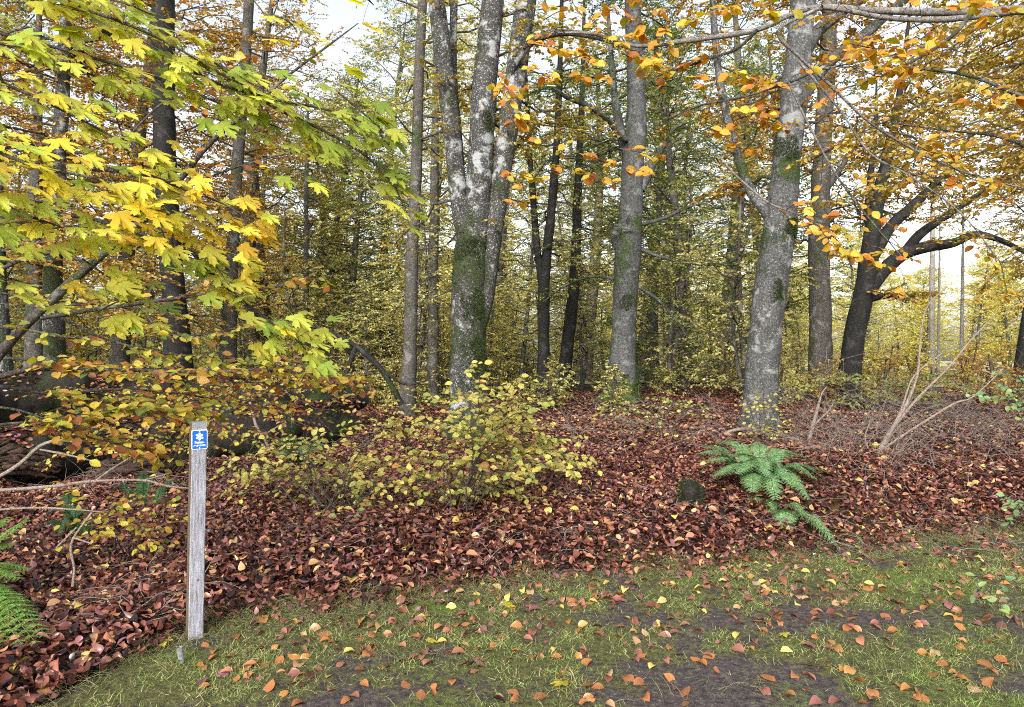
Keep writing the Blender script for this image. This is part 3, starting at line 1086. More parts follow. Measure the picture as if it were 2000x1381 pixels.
# ------------------------------------------------------------------ generic tree makers
def tree_crown(gb, gl, spine, srad, hts, az, el, ln, K=12, shl=.9, L=14, size=.09, tpl=None, droop=.16, mi=0, keep=1.0, twigs=True, sub=0, tilt=.4, t0=.2, hang=.15, jit=.6):
    """limbs from a spine (N,3): limbs -> shoots (-> twiglets) -> leaves"""
    hts = np.asarray(hts)
    sx = np.interp(hts, spine[:, 2], spine[:, 0])
    sy = np.interp(hts, spine[:, 2], spine[:, 1])
    sr = np.interp(hts, spine[:, 2], srad)
    st = np.stack([sx, sy, hts], -1)
    d = np.stack([np.cos(az) * np.cos(el), np.sin(az) * np.cos(el), np.sin(el)], -1)
    limbs = grow(st, d, ln, 8, droop, .05, .4)
    tubes(gb, limbs, taper_r(len(st), 8, np.minimum(sr * .34, .007 + ln * .008), .003), 6)
    s1, d1, l1 = shoots(limbs, K, .12, 1, 52, shl, .4, jit)
    sh = grow(s1, d1, l1, 5, .14, .02, .15)
    if twigs:
        tubes(gb, sh, taper_r(len(sh), 5, .0042, .0014), 3)
    if sub:
        s2, d2, l2 = shoots(sh, sub, .15, 1, 50, shl * .42, .4)
        tw = grow(s2, d2, l2, 4, .12, .0, .15)
        tubes(gb, tw, taper_r(len(tw), 4, .0028, .0012), 3)
        leaves(gl, tw, L, size, tpl, .1, tilt, None, mi, hang, keep=keep)
        leaves(gl, sh, max(3, L // 2), size, tpl, .4, tilt, None, mi, hang, keep=keep)
    else:
        leaves(gl, sh, L, size, tpl, t0, tilt, None, mi, hang, keep=keep)


def spine(h, r0, bend=.3, n=14, r1=.02):
    z = np.linspace(0, h, n)
    ph = rng.uniform(0, 6.28, 2)
    p = np.stack([bend * np.sin(z / h * 2.5 + ph[0]) - bend * math.sin(ph[0]), bend * np.cos(z / h * 2.1 + ph[1]) - bend * math.cos(ph[1]), z], -1)
    p[0, 2] = -.15
    r = r0 * (1 - z / h) ** .8 + r1
    r[0] *= 1.35
    return p, r


def make_tree(name, h, r0, nl, z0, lmax, mat, bmat, label, cat, group, K=12, shl=.9, L=12, size=.1, tpl=None, sub=0, tilt=.4, stems=1, S=9, droop=.10, shape=1.0, el0=.3):
    root = empty(name, (0, 0, -50), label, cat, group)
    gt, gb, gl = Geo(), Geo(), Geo()
    for s in range(stems):
        p, r = spine(h * (1 - .25 * s), r0 * (1 - .2 * s), .05 * h if stems == 1 else .09 * h)
        if s:
            p[:, :2] += rng.normal(0, .12, 2)
        trunk_tube(gt, p, r, S, .1)
        k = nl // stems
        hs = z0 + (h * .97 * (1 - .25 * s) - z0) * (np.arange(k) + rng.random(k)) / k
        t = (hs - z0) / (h - z0)
        ln = lmax * np.sqrt(np.clip(1 - t ** (1.6 * shape), .03, 1)) * rng.uniform(.6, 1.1, k) * np.clip(.55 + t * 2, .5, 1)
        az = np.arange(k) * 2.399 + rng.normal(0, .4, k)
        el = el0 * (.2 + 1.6 * t) + rng.normal(0, .15, k)
        tree_crown(gb, gl, p, r, hs, az, el, ln, K, shl, L, size, tpl, droop, sub=sub, tilt=tilt)
    gl.merge(gb, 1)
    for gg, nm, mt in ((gt, 'trunk', bmat), (gl, 'crown', [mat, M['twig'] if r0 < .05 else bmat])):
        o = gg.build(nm, mt)
        o.parent = root
    return root


# understorey beeches
US = []
for k in range(8):
    h = [2.2, 3.2, 4.2, 5.2, 6.5, 3.6, 7.5, 4.8][k]
    US.append(make_tree('young_beech', h, .012 + h * .006, int(12 + h * 5), .35, .75 + h * .22, M['leaf_under'], M['bark_bg'],
                        'thin young beech with yellowing leaves in the understorey behind the big trunks', 'young tree', 'young beeches in the understorey',
                        K=9, shl=.6, L=11, size=.08, tpl=TL, stems=1 + k % 2, S=6, el0=.25, droop=.08, tilt=.7))
# taller woodland trees
MT = []
for k in range(5):
    h = [11, 14, 17, 15, 19][k]
    MT.append(make_tree('woodland_tree', h, .09 + .012 * h * (.6 + .2 * k), int(44 + h * 2.2), [2.0, 3.0, 4.2, 2.4, 5][k], 2.6 + h * .09, M['leaf_mix'], M['bark_bg'],
                        'autumn beech with yellow and brown leaves standing in the wood behind', 'tree', 'woodland trees behind the big trunks',
                        K=17, shl=1.0, L=12, size=.105, tpl=TL, S=10, tilt=.8))
TT = []
for k in range(3):
    TT.append(make_tree('tall_tree', [13, 15, 17][k], .13, 46, [5.5, 6.5, 7][k], 3.6, M['leaf_gold'], M['bark_dark'],
                        'tall golden beech with a high crown standing at the right beyond the big trunks', 'tree', 'tall golden beeches at the right',
                        K=18, shl=1.0, L=15, size=.115, tpl=TL, S=10, tilt=.8))
LS = []
for k in range(4):
    LS.append(make_tree('beech_seedling', [.9, 1.3, 1.7, 1.1][k], .008, [14, 18, 22, 18][k], .08, .55, M['leaf_under'], M['twig'],
                        'low leafy beech seedling on the forest floor between the trunks', 'shrub', 'low beech seedlings on the forest floor',
                        K=8, shl=.4, L=8, size=.075, tpl=TL, S=5, tilt=.6, stems=2))
FT = []
for k in range(4):
    h = [9, 12, 15, 11][k]
    FT.append(make_tree('distant_tree', h, .16 + .01 * k, int(54 + h * 2), [1.2, 2, 3, 1.0][k], 3.4 + h * .08, M['leaf_mix'], M['bark_bg'],
                        'distant autumn tree closing the view at the back of the wood', 'tree', 'distant trees at the back of the wood',
                        K=14, shl=1.3, L=10, size=.17, tpl=TL, S=7, tilt=.6))

HERO_X = []


def put(protos, spots, mats, used):
    for (x, y, sc_, lab) in spots:
        pr = random.choice(protos)
        mt = mats(x, y)
        z = float(hz(x, y)) - .03
        o = copy_tree(pr, (x, y, z), random.uniform(0, 6.28), sc_, lab, mt)
    for p_ in protos:
        for ch in list(p_.children):
            bpy.data.objects.remove(ch)
        bpy.data.objects.remove(p_)


def bgmat(x, y):
    u = x / y
    r = random.random()
    if y > 50:
        return M['leaf_yellow'] if r < (.8 if u > .3 else .25) else M['leaf_pale']
    if u > .42:
        return M['leaf_yellow'] if r < .5 and y > 26 else (M['leaf_gold'] if r < .75 else M['leaf_mix'])
    if u > .12:
        return M['leaf_green'] if r < .2 else (M['leaf_pale'] if r < .75 else M['leaf_mix'])
    if u > -.25:
        return M['leaf_mix'] if r < .35 else (M['leaf_pale'] if r < .85 else M['leaf_green'])
    return M['leaf_gold'] if r < .5 else M['leaf_mix']


def usmat(x, y):
    u = x / y
    r = random.random()
    if u > .42:
        return M['leaf_yellow'] if r < .55 else M['leaf_gold']
    return M['leaf_pale'] if r < .6 else (M['leaf_under'] if r < .85 else (M['leaf_mix'] if r < .94 else M['leaf_green']))


def spread(n, y0, y1, umin, umax, mind, avoid=lambda x, y: False):
    out = []
    t = 0
    while len(out) < n and t < n * 200:
        t += 1
        y = math.sqrt(random.uniform(y0 * y0, y1 * y1))
        x = random.uniform(umin, umax) * y
        if avoid(x, y) or any((x - a) ** 2 + (y - b) ** 2 < mind * mind for a, b in out):
            continue
        out.append((x, y))
    return out


SIGHT = [(-.063, 14), (.155, 20), (.35, 14), (.435, 21), (.485, 21), (.55, 21), (-.143, 18), (.045, 20), (.083, 23), (-.475, 19), (-.39, 21), (-.64, 14)]


def hides(x, y, w=1.1):
    return any(abs(x - u * y) < w and y < d + 1 for u, d in SIGHT)


clear = lambda x, y: (.41 < x / y < .72 and y < 44) or hides(x, y)
sp_us = spread(132, 17, 46, -1.1, .85, 1.0, lambda x, y: clear(x, y) or (x / y < -.1 and y < 17))
put(US, [(x, y, random.uniform(.8, 1.25), None) for x, y in sp_us], usmat, None)
sp_mt = spread(28, 21, 47, -.95, .95, 3.0, clear)
GREENS = [(6.3, 26, 1.0), (9.6, 33, 1.1), (3.6, 36, 1.15)]
sp_mt = [p_ for p_ in sp_mt if all((p_[0] - a) ** 2 + (p_[1] - b_) ** 2 > 5 for a, b_, _ in GREENS)]
put(MT, [(x, y, random.uniform(.85, 1.2), None) for x, y in sp_mt + [(-5.9, 26), (-7.4, 31), (-6.4, 37), (-10.2, 30), (-3.4, 33), (-20, 18), (-24, 25), (-17, 12)]] + [(x, y, k_, None) for x, y, k_ in GREENS], lambda x, y: M['leaf_green'] if any(abs(x - a) + abs(y - b_) < .01 for a, b_, _ in GREENS) else bgmat(x, y), None)
tall = spread(6, 22, 36, .70, 1.0, 2.6, lambda x, y: hides(x, y, .7))
sp_low = spread(85, 15.5, 28, -.8, .85, .8, lambda x, y: x / y < -.1 and y < 18)
sp_ft = spread(115, 60, 105, -1.3, .95, 4.0)
put(TT, [(x, y, random.uniform(.85, 1.2), None) for x, y in tall], lambda x, y: M['leaf_gold'], None)
put(LS, [(x, y, random.uniform(.7, 1.2), None) for x, y in sp_low], usmat, None)
put(FT, [(x, y, random.uniform(.85, 1.2), None) for x, y in sp_ft], bgmat, None)

# ------------------------------------------------------------------ the big trunks
def hero(name, label, stems, mat, d, crown=None, S=20, flare=.5, moss=(), group=None, cat='tree', crownmat=None, limbmat=None):
    """stems: lists of (px, py, width); first is the trunk. crown: dict for leafy limbs"""
    c0, r0 = pxcurve(stems[0], d, 56)
    zg = float(hz(c0[0][0], d))
    # root the trunk in the ground
    if c0[0][2] > zg - .12:
        c0 = np.vstack([[c0[0][0], d, zg - .15], c0])
        r0 = np.concatenate([[r0[0] * 1.03], r0])
    loc = np.array([c0[0][0], d, zg])
    root = empty(name, loc, label, cat, group)
    g = Geo()
    trunk_tube(g, c0 - loc, r0, S, .09, flare=flare)
    o = g.build('trunk', mat)
    o.parent = root
    sp = [(c0 - loc, r0)]
    if moss:
        gm = Geo()
        tp_, tr_ = c0 - loc, r0
        for z0, z1, az0, spread_, thr, n_ in moss:
            zz_ = rng.uniform(z0, z1, n_)
            aa = rng.normal(az0, spread_, n_)
            rr_ = np.interp(zz_, tp_[:, 2], tr_)
            cc = np.stack([np.interp(zz_, tp_[:, 2], tp_[:, 0]), np.interp(zz_, tp_[:, 2], tp_[:, 1]), zz_], -1)
            rad_ = np.stack([np.cos(aa), np.sin(aa), 0 * aa], -1)
            q_ = cc + rad_ * rr_[:, None]
            hh = np.array([noise.noise(Vector(w_) * 2.2) * .117 + noise.noise(Vector((w_[0] * 7, w_[1] * 7, w_[2] * 1.8))) * .045 for w_ in q_])
            fl_ = np.clip(1 - (zz_ + .15) / .55, 0, 1)
            hh = hh + flare * fl_ ** 2 * (.45 + .55 * np.sin(aa * 5 + 1.3 * tp_[0][0]))
            ed_ = np.clip(np.minimum(zz_ - z0, z1 - zz_) / (.25 * (z1 - z0)), 0, 1)
            kk_ = np.array([noise.fractal(Vector((w_[0] * 2.4, w_[1] * 2.4, w_[2] * 1.6 + az0 * 3)), 1, 2, 4) for w_ in q_]) > thr + .5 * (1 - ed_)
            q_ = (cc + rad_ * (rr_ * (1 + hh) - .004)[:, None])[kk_]
            m_ = len(q_)
            if m_:
                scatter(gm, BL, q_, rad_[kk_] + rng.normal(0, .55, (m_, 3)) - UP * .4, rng.normal(0, 1, (m_, 3)), rng.uniform(.02, .045, m_), np.clip(rng.normal(.22, .22, m_), 0, 1), 0, np.full(m_, .22))
        if gm.n:
            gm.build('moss_patch', M['moss_fuzz']).parent = root
    for k, st in enumerate(stems[1:]):
        dd = d
        if isinstance(st, tuple):
            st, dd = st
        c, r = pxcurve(st, d, 40, d + dd if dd != d else None)
        g = Geo()
        trunk_tube(g, c - loc, r, max(8, S // 2), .08)
        o = g.build('limb', limbmat or mat)
        o.parent = root
        sp.append((c - loc, r))
    if crown:
        gb, gl = Geo(), Geo()
        nl = int(crown.get('n', 26) * 1.35)
        z0, z1 = crown.get('z', (3, 12))
        hs = np.sort(rng.uniform(z0, z1, nl))
        az = rng.uniform(*crown.get('az', (-.5, PI + .5)), nl)
        el = rng.normal(.15, .2, nl)
        ln = rng.uniform(*crown.get('ln', (1.6, 3.6)), nl)
        s_, r_ = sp[0]
        od = np.argsort(s_[:, 2])
        tree_crown(gb, gl, s_[od], r_[od], hs, az, el, ln, crown.get('K', 17), crown.get('shl', .85), crown.get('L', 15), crown.get('size', .085), crown.get('tpl', TM), sub=crown.get('sub', 0), tilt=.7)
        # leaf sprays along the drawn limbs too
        for c, r in sp[1:]:
            s1, d1, l1 = shoots(c[None], crown.get('LK', 14), .25, 1, 60, .9, .3, .3)
            sh = grow(s1, d1, l1, 5, .15, .05, .2)
            tubes(gb, sh, taper_r(len(sh), 5, .007, .002), 4)
            s2, d2, l2 = shoots(sh, 5, .15, 1, 50, .4, .4)
            tw = grow(s2, d2, l2, 4, .12, 0, .15)
            tubes(gb, tw, taper_r(len(tw), 4, .003, .0012), 3)
            leaves(gl, tw, 9, crown.get('size', .085), crown.get('tpl', TM), .1, .4)
        o = gl.merge(gb, 1).build('crown', [crownmat or M['leaf_mix'], M['limb']])
        o.parent = root
    return root


dA = G(912, 850)[1]
dB = G(1214, 782)[1]
dC = G(1482, 836)[1]
dD = G(1603, 782)[1]
hero('beech_tree', 'big lichen-grey beech with three stems and green moss, behind the yellow shrub',
     [[(912, 862, 92), (914, 800, 76), (914, 700, 68), (915, 600, 66), (918, 520, 68), (925, 450, 60), (934, 380, 50), (940, 280, 50), (948, 150, 48), (965, -20, 44), (985, -200, 38), (1010, -500, 25), (1020, -900, 6)],
      [(916, 500, 38), (902, 420, 36), (890, 330, 34), (881, 240, 34), (869, 140, 34), (853, 0, 32), (830, -250, 24), (800, -600, 6)],
      [(932, 660, 26), (950, 575, 33), (958, 500, 35), (970, 410, 36), (986, 300, 38), (1001, 190, 40), (1018, 70, 42), (1032, -40, 40), (1060, -300, 28), (1090, -700, 6)],
      ([(906, 370, 10), (896, 270, 14), (886, 150, 15), (886, 30, 15), (892, -120, 10), (900, -300, 4)], .8),
      ([(985, 175, 14), (1010, 118, 14), (1046, 78, 13), (1100, 64, 12), (1160, 72, 10), (1230, 95, 6), (1290, 130, 3)], -1.5)],
     M['bark_center'], dA, dict(n=20, z=(4.2, 12), ln=(1.5, 3.2), az=(.2, PI - .2), LK=9), 26, .25, crownmat=M['leaf_mix'], moss=[(-.05, .7, -1.2, .9, .1, 5000), (.8, 1.9, -.9, .6, .02, 8000), (1.9, 3.5, -1.3, .8, -.05, 14000), (3.4, 4.0, -.7, .4, .1, 3000), (4.9, 5.6, -.9, .35, .0, 2500)])
hero('beech_tree', 'stout grey tree with a broken side stub and mossy foot, middle of the wood',
     [[(1212, 800, 108), (1214, 770, 76), (1216, 700, 51), (1220, 600, 47), (1226, 500, 51), (1232, 420, 46), (1236, 330, 43), (1241, 270, 44), (1243, 190, 36), (1240, 100, 34), (1235, -20, 32), (1230, -300, 22), (1225, -700, 6)],
      [(1224, 500, 30), (1207, 470, 26), (1200, 450, 18), (1197, 440, 5)],
      [(1238, 330, 24), (1218, 275, 20), (1205, 220, 16), (1197, 150, 12), (1190, 60, 8), (1180, -80, 3)],
      ([(1248, 485, 9), (1285, 500, 7), (1340, 513, 6), (1400, 516, 5), (1450, 505, 3)], -.6),
      ([(1248, 440, 8), (1300, 425, 7), (1360, 400, 5), (1420, 410, 3)], .8),
      ([(1246, 560, 7), (1290, 590, 6), (1330, 640, 4), (1360, 690, 2)], .3),
      ([(1200, 545, 7), (1160, 540, 6), (1110, 555, 4), (1060, 590, 2)], 1.0),
      [(1250, 370, 22), (1275, 322, 15), (1298, 278, 11), (1316, 252, 8), (1350, 235, 4)],
      ([(1240, 275, 12), (1212, 268, 11), (1188, 235, 11), (1150, 208, 10), (1110, 192, 9), (1075, 172, 7), (1040, 180, 4)], -2.0)],
     M['bark_mid'], dB, dict(n=24, z=(4, 13), ln=(1.5, 3.5), az=(.1, PI - .1), LK=9), 22, .6, crownmat=M['leaf_green'], moss=[(-.05, .9, -1.6, 1.3, -.1, 11000), (2.2, 2.7, -1.5, .6, .1, 3000), (4.2, 5.2, -2.4, .5, .05, 4000)])
hero('beech_tree', 'thick smooth grey beech right of centre behind the green fern',
     [[(1484, 852, 90), (1485, 805, 70), (1489, 720, 63), (1496, 640, 62), (1505, 560, 63), (1516, 490, 64), (1524, 420, 60), (1532, 350, 54), (1542, 270, 52), (1552, 180, 50), (1562, 80, 48), (1570, -20, 46), (1590, -300, 36), (1600, -800, 8)],
      ([(1512, 440, 24), (1490, 405, 22), (1465, 370, 18), (1443, 310, 17), (1425, 250, 16), (1408, 170, 15), (1398, 90, 14), (1390, -20, 11), (1380, -150, 5)], .2),
      ([(1556, 140, 26), (1590, 70, 26), (1640, 25, 22), (1710, -20, 18), (1800, -90, 9)], .8),
      ([(1552, 220, 22), (1610, 130, 22), (1680, 75, 20), (1760, 5, 17), (1850, -60, 9)], 1.2),
      ([(1545, 330, 14), (1590, 305, 11), (1640, 285, 8), (1720, 285, 4)], .5),
      ([(1515, 350, 8), (1490, 345, 8), (1470, 360, 6), (1440, 365, 3)], .6)],
     M['bark_right'], dC, dict(n=20, z=(4.6, 12), ln=(1.5, 3.2), az=(.2, PI - .2), LK=9), 26, .35, crownmat=M['leaf_gold'], moss=[(2.9, 3.6, -.9, .45, -.2, 7000), (2.0, 2.6, -1.3, .25, .1, 2500), (4.1, 5.0, -2.0, .9, -.02, 6000)])
hero('beech_tree', 'straight dark grey trunk just right of the thick smooth beech',
     [[(1603, 800, 56), (1603, 740, 46), (1602, 600, 41), (1600, 480, 39), (1603, 380, 36), (1606, 300, 34), (1612, 200, 32), (1618, 80, 30), (1622, -60, 26), (1630, -300, 18), (1640, -700, 5)],
      ([(1610, 375, 15), (1638, 335, 12), (1660, 300, 9), (1690, 250, 4)], .4)],
     M['bark_bg'], dD + .6, dict(n=22, z=(4, 13), ln=(1.6, 3.4), az=(0, PI)), 18, .35, crownmat=M['leaf_gold'])
hero('beech_tree', 'black leaning tree with limbs fanning out to the right at the clearing',
     [[(1650, 775, 56), (1660, 720, 42), (1672, 640, 38), (1688, 570, 38), (1697, 510, 36), (1704, 450, 30), (1717, 380, 26), (1735, 300, 20), (1750, 230, 15), (1765, 120, 9), (1780, 0, 4)],
      ([(1692, 575, 30), (1725, 528, 28), (1765, 496, 26), (1810, 483, 22), (1860, 475, 18), (1905, 458, 14), (1950, 468, 11), (2000, 492, 8), (2070, 535, 3)], -.5),
      ([(1700, 510, 26), (1740, 443, 22), (1780, 405, 20), (1815, 370, 16), (1850, 335, 12), (1900, 260, 6)], .5),
      ([(1699, 490, 18), (1697, 410, 15), (1702, 330, 12), (1710, 250, 8), (1712, 150, 3)], .3),
      ([(1762, 498, 18), (1800, 455, 18), (1850, 420, 14), (1910, 380, 9), (1980, 330, 4)], -1.0),
      ([(1690, 588, 14), (1720, 579, 13), (1755, 576, 11), (1788, 578, 9)], -.4)],
     M['bark_dark'], dD - .4, dict(n=30, z=(3.8, 10), ln=(1.5, 4.2), az=(-.1, 1.6), LK=14), 18, .3, crownmat=M['leaf_gold'])
MIDS = [
    ('slim grey trunk left of the three-stemmed beech', [(796, 800, 34), (800, 700, 27), (803, 600, 25), (805, 500, 25), (810, 400, 23), (814, 300, 22), (818, 150, 20), (825, 0, 18), (830, -200, 13), (832, -400, 4)], 17, 'bark_bg'),
    ('thin pale-brown trunk close to the left of the three-stemmed beech', [(845, 780, 26), (846, 650, 21), (846, 520, 20), (848, 400, 18), (850, 250, 14), (852, 100, 11), (855, -100, 4)], 21, 'bark_bg'),
    ('dark slim trunk forked at half height, between the two big grey trees', [(1060, 780, 28), (1062, 680, 23), (1062, 580, 24), (1068, 500, 20), (1078, 400, 18), (1086, 300, 15), (1092, 180, 12), (1096, 50, 9), (1100, -120, 3)], 19, 'bark_dark'),
    ('dark slim leaning trunk left of the stout grey tree', [(1098, 765, 28), (1108, 680, 25), (1118, 590, 24), (1124, 500, 20), (1128, 400, 18), (1133, 280, 14), (1138, 150, 10), (1142, -50, 4)], 22, 'bark_dark'),
    ('grey lichened trunk rising behind the log at far left', [(110, 840, 46), (108, 760, 42), (106, 680, 38), (104, 600, 36), (105, 500, 32), (110, 400, 30), (116, 280, 26), (124, 150, 24), (130, 0, 20), (138, -250, 8)], 12.6, 'bark_center'),
    ('lichened trunk cut by the left edge of the photo', [(8, 860, 48), (8, 760, 36), (5, 680, 29), (1, 560, 23), (-4, 400, 20), (-10, 200, 14), (-15, 0, 5)], 11.5, 'bark_center'),
    ('broad dark trunk standing behind the maple leaves', [(352, 780, 62), (348, 700, 52), (342, 600, 46), (332, 480, 42), (325, 350, 40), (320, 220, 40), (318, 100, 42), (318, -20, 42), (320, -300, 30), (322, -700, 6)], 18, 'bark_dark'),
    ('slender grey trunk behind the right tip of the maple branch', [(446, 720, 32), (450, 600, 26), (455, 480, 24), (460, 370, 24), (470, 240, 22), (480, 100, 20), (487, -20, 18), (495, -200, 8)], 20, 'bark_bg'),
    ('greenish trunk just left of the lichened one at far left', [(66, 720, 36), (68, 600, 30), (66, 500, 28), (70, 350, 23), (74, 150, 16), (78, -50, 6)], 17.5, 'bark_bg'),
    ('very thin straight trunk in the gap left of centre', [(597, 740, 14), (598, 560, 11), (598, 420, 9), (600, 300, 6), (602, 180, 3)], 24, 'bark_bg'),
]
FORK = {2: [[(1061, 575, 16), (1050, 490, 14), (1042, 400, 13), (1035, 300, 11), (1030, 200, 8), (1024, 80, 3)]]}
for k, (lab, st, d, mt) in enumerate(MIDS):
    cm = [M['leaf_pale'], M['leaf_under'], M['leaf_pale'], M['leaf_under'], M['leaf_gold'], M['leaf_gold'], M['leaf_gold'], M['leaf_gold'], M['leaf_mix'], M['leaf_under']][k]
    hero('woodland_tree', lab, [st] + FORK.get(k, []), M[mt], d, dict(n=26, z=(2.6, 11), ln=(1.2, 3.0), az=(-.4, PI + .4), size=.09, tpl=TL), 14, .35, crownmat=cm)
# pale thin trunks in the bright clearing
for px, py, h, d, w, lab in ((1878, 735, 560, 34, 8, 'thin whitish trunk in the bright yellow clearing, right one'), (1832, 725, 600, 38, 6, 'thin whitish trunk in the bright clearing, left one'), (1820, 700, 380, 44, 10, 'pale straight trunk far behind the clearing')):
    hero('pale_tree', lab, [[(px, py + 20, w * 1.2), (px, (py + h) / 2 + 60, w), (px + 2, h, w * .8), (px + 4, h - 200, w * .4)]], M['bark_pale'], d, None, 8, .2)


# ------------------------------------------------------------------ overhanging beech at the upper right
def spray_set(g_b, g_l, curves, size, tpl, K=8, shl=.3, L=6, rnd=None, tilt=.4, face=None, r0=.004, sub=False, keep=1.0, hang=.15):
    for c in curves:
        s1, d1, l1 = shoots(c[None], K, .1, 1, 50, shl, .35, .3)
        sh = grow(s1, d1, l1, 4, .12, 0, .15)
        tubes(g_b, sh, taper_r(len(sh), 4, r0 * .5, .001), 4)
        leaves(g_l, sh, L, size, tpl, .15, tilt, rnd, 0, hang, face, keep)


dR = 5.0
LIMBS_R = [
    [(2420, 60, 34), (2200, 30, 26), (2000, 20, 18), (1850, 24, 15), (1700, 20, 13), (1600, 14, 12), (1540, 30, 11), (1480, 58, 11), (1400, 72, 10), (1320, 82, 9), (1240, 90, 7), (1160, 66, 6), (1090, 64, 3)],
    [(1980, 22, 14), (1850, 38, 11), (1740, 36, 10), (1660, 22, 9), (1605, 14, 8)],
    [(1600, 16, 8), (1520, 60, 6), (1560, 110, 6), (1620, 165, 6), (1700, 240, 5), (1800, 300, 5), (1900, 342, 4), (2000, 368, 3)],
    [(1540, 160, 4), (1570, 225, 4), (1620, 320, 4), (1660, 380, 4), (1700, 430, 3), (1760, 500, 2)],
    [(1560, 120, 5), (1640, 215, 4), (1700, 300, 4), (1780, 345, 3), (1880, 420, 3), (1960, 520, 2)],
    [(1310, 230, 3), (1370, 205, 4), (1450, 190, 4), (1540, 162, 4), (1600, 138, 4), (1680, 120, 3), (1780, 100, 2)],
    [(1400, 300, 3), (1440, 345, 4), (1500, 395, 4), (1550, 415, 3), (1600, 440, 2)],
    [(1900, 24, 9), (1860, 70, 7), (1800, 110, 6), (1720, 150, 5), (1640, 175, 3)],
    [(2300, 300, 12), (2120, 230, 10), (2000, 190, 8), (1900, 150, 6), (1800, 135, 5), (1700, 130, 3)],
    [(2300, 420, 10), (2100, 330, 8), (1960, 270, 6), (1850, 255, 4), (1740, 240, 3)],
    [(1480, 58, 7), (1440, 95, 6), (1400, 110, 5), (1340, 130, 4), (1280, 150, 3)],
]
tx0, ty0 = 7.6, 5.6
zt = float(hz(tx0, ty0))
R_root = empty('beech_tree', (tx0, ty0, zt), 'overhanging beech reaching in from the right with orange leaves on long grey limbs', 'tree')
loc = np.array((tx0, ty0, zt))
g = Geo()
zz = np.linspace(-.2, 9, 40)
trunk_tube(g, np.stack([.15 * np.sin(zz * .5), .1 * np.cos(zz * .4), zz], -1), np.interp(zz, [-.2, .4, 3, 9], [.38, .28, .24, .12]), 20, .08, flare=.4)
o = g.build('trunk', M['bark_right'])
o.parent = R_root
gl, gb = Geo(), Geo()
for k, cv in enumerate(LIMBS_R):
    c, r = pxcurve(cv, dR + (.4 if k in (0, 1) else 0), 36, dR + rng.uniform(-.5, .5))
    if cv[0][0] > 2100:   # joined to the trunk outside the frame
        st = np.array((tx0, ty0, c[0][2] - .35))
        w_ = np.linspace(0, 1, 8)[:, None]
        c = np.vstack([(st + (c[0] - st) * w_)[:-1], c])
        r = np.concatenate([np.linspace(r[0] * 1.6, r[0], 7), r])
    g = Geo()
    trunk_tube(g, c - loc, r, 9, .1, freq=8)
    o = g.build('limb', M['limb_pale'] if k in (0, 1, 2, 3, 4, 6) else M['limb'])
    o.parent = R_root
    # bare fine twigs
    s1, d1, l1 = shoots(c[None] - loc, 16, .3, 1, 45, .5, .3, .35, -.05)
    sh = grow(s1, d1, l1, 5, .15, 0, .2)
    tubes(gb, sh, taper_r(len(sh), 5, .0025, .0008), 4)
    kk = rng.random(len(sh)) < (.38 if k != 0 else .35)
    leaves(gl, sh[kk], 5, .07, TH, .4, .55, (.5, .25), face=(0, -.5, 0))
CL = [  # leaf sprays (px polyline), depth, leaves
    ([(1600, 130), (1650, 100), (1710, 108), (1770, 110), (1840, 88)], 4.6, 26), ([(1660, 85), (1720, 95), (1800, 80)], 4.5, 14), ([(1690, 140), (1720, 150), (1750, 135)], 4.6, 10),
    ([(1410, 130), (1450, 150), (1490, 165), (1520, 160)], 4.9, 18), ([(1430, 210), (1470, 220), (1490, 235)], 4.9, 8), ([(1490, 230), (1520, 240), (1545, 255)], 4.9, 8),
    ([(1330, 60), (1390, 20), (1430, 18)], 4.8, 12), ([(1470, 20), (1500, 22), (1540, 18)], 4.8, 9), ([(1040, 85), (1085, 95), (1130, 110), (1180, 120)], 5.2, 22),
    ([(1030, 135), (1080, 150), (1140, 150), (1190, 150)], 5.2, 18), ([(1180, 70), (1220, 85), (1260, 55)], 5.0, 12), ([(1215, 105), (1250, 120), (1280, 130)], 5.0, 14),
    ([(968, 135), (985, 180), (1000, 215), (1005, 250)], 5.4, 18), ([(960, 180), (1000, 175), (1015, 185)], 5.4, 8), ([(1040, 265), (1080, 285), (1120, 290)], 5.6, 7),
    ([(1060, 320), (1110, 330), (1160, 345), (1200, 360)], 5.5, 14), ([(1130, 300), (1180, 315), (1230, 332), (1262, 338)], 5.3, 18), ([(1010, 350), (1030, 385), (990, 400)], 5.6, 9),
    ([(990, 330), (1030, 345), (1060, 350)], 5.6, 8), ([(1430, 285), (1450, 290), (1470, 300)], 5.0, 7), ([(1280, 20), (1300, 60), (1290, 100)], 5.0, 12),
    ([(1620, 470), (1650, 490), (1690, 500), (1720, 520)], 5.4, 22), ([(1600, 440), (1625, 450), (1640, 470)], 5.4, 8), ([(1700, 480), (1730, 490), (1760, 530), (1770, 570)], 5.6, 10),
    ([(1890, 180), (1940, 200), (1990, 170)], 4.6, 14), ([(1850, 320), (1900, 350), (1960, 360)], 4.8, 12), ([(1780, 280), (1830, 300), (1870, 290)], 4.8, 10),
    ([(1560, 400), (1590, 420), (1630, 425)], 5.2, 6), ([(1850, 20), (1900, 10), (1960, 30)], 4.5, 14), ([(1160, 10), (1190, 25), (1240, 20)], 5.2, 10), ([(1210, 290), (1260, 300), (1290, 310)], 5.3, 9),
    ([(1060, 40), (1100, 20), (1140, 30)], 5.3, 8), ([(1300, 160), (1340, 150), (1380, 170)], 5.1, 8), ([(1380, 250), (1420, 260), (1450, 250)], 5.0, 7),
]
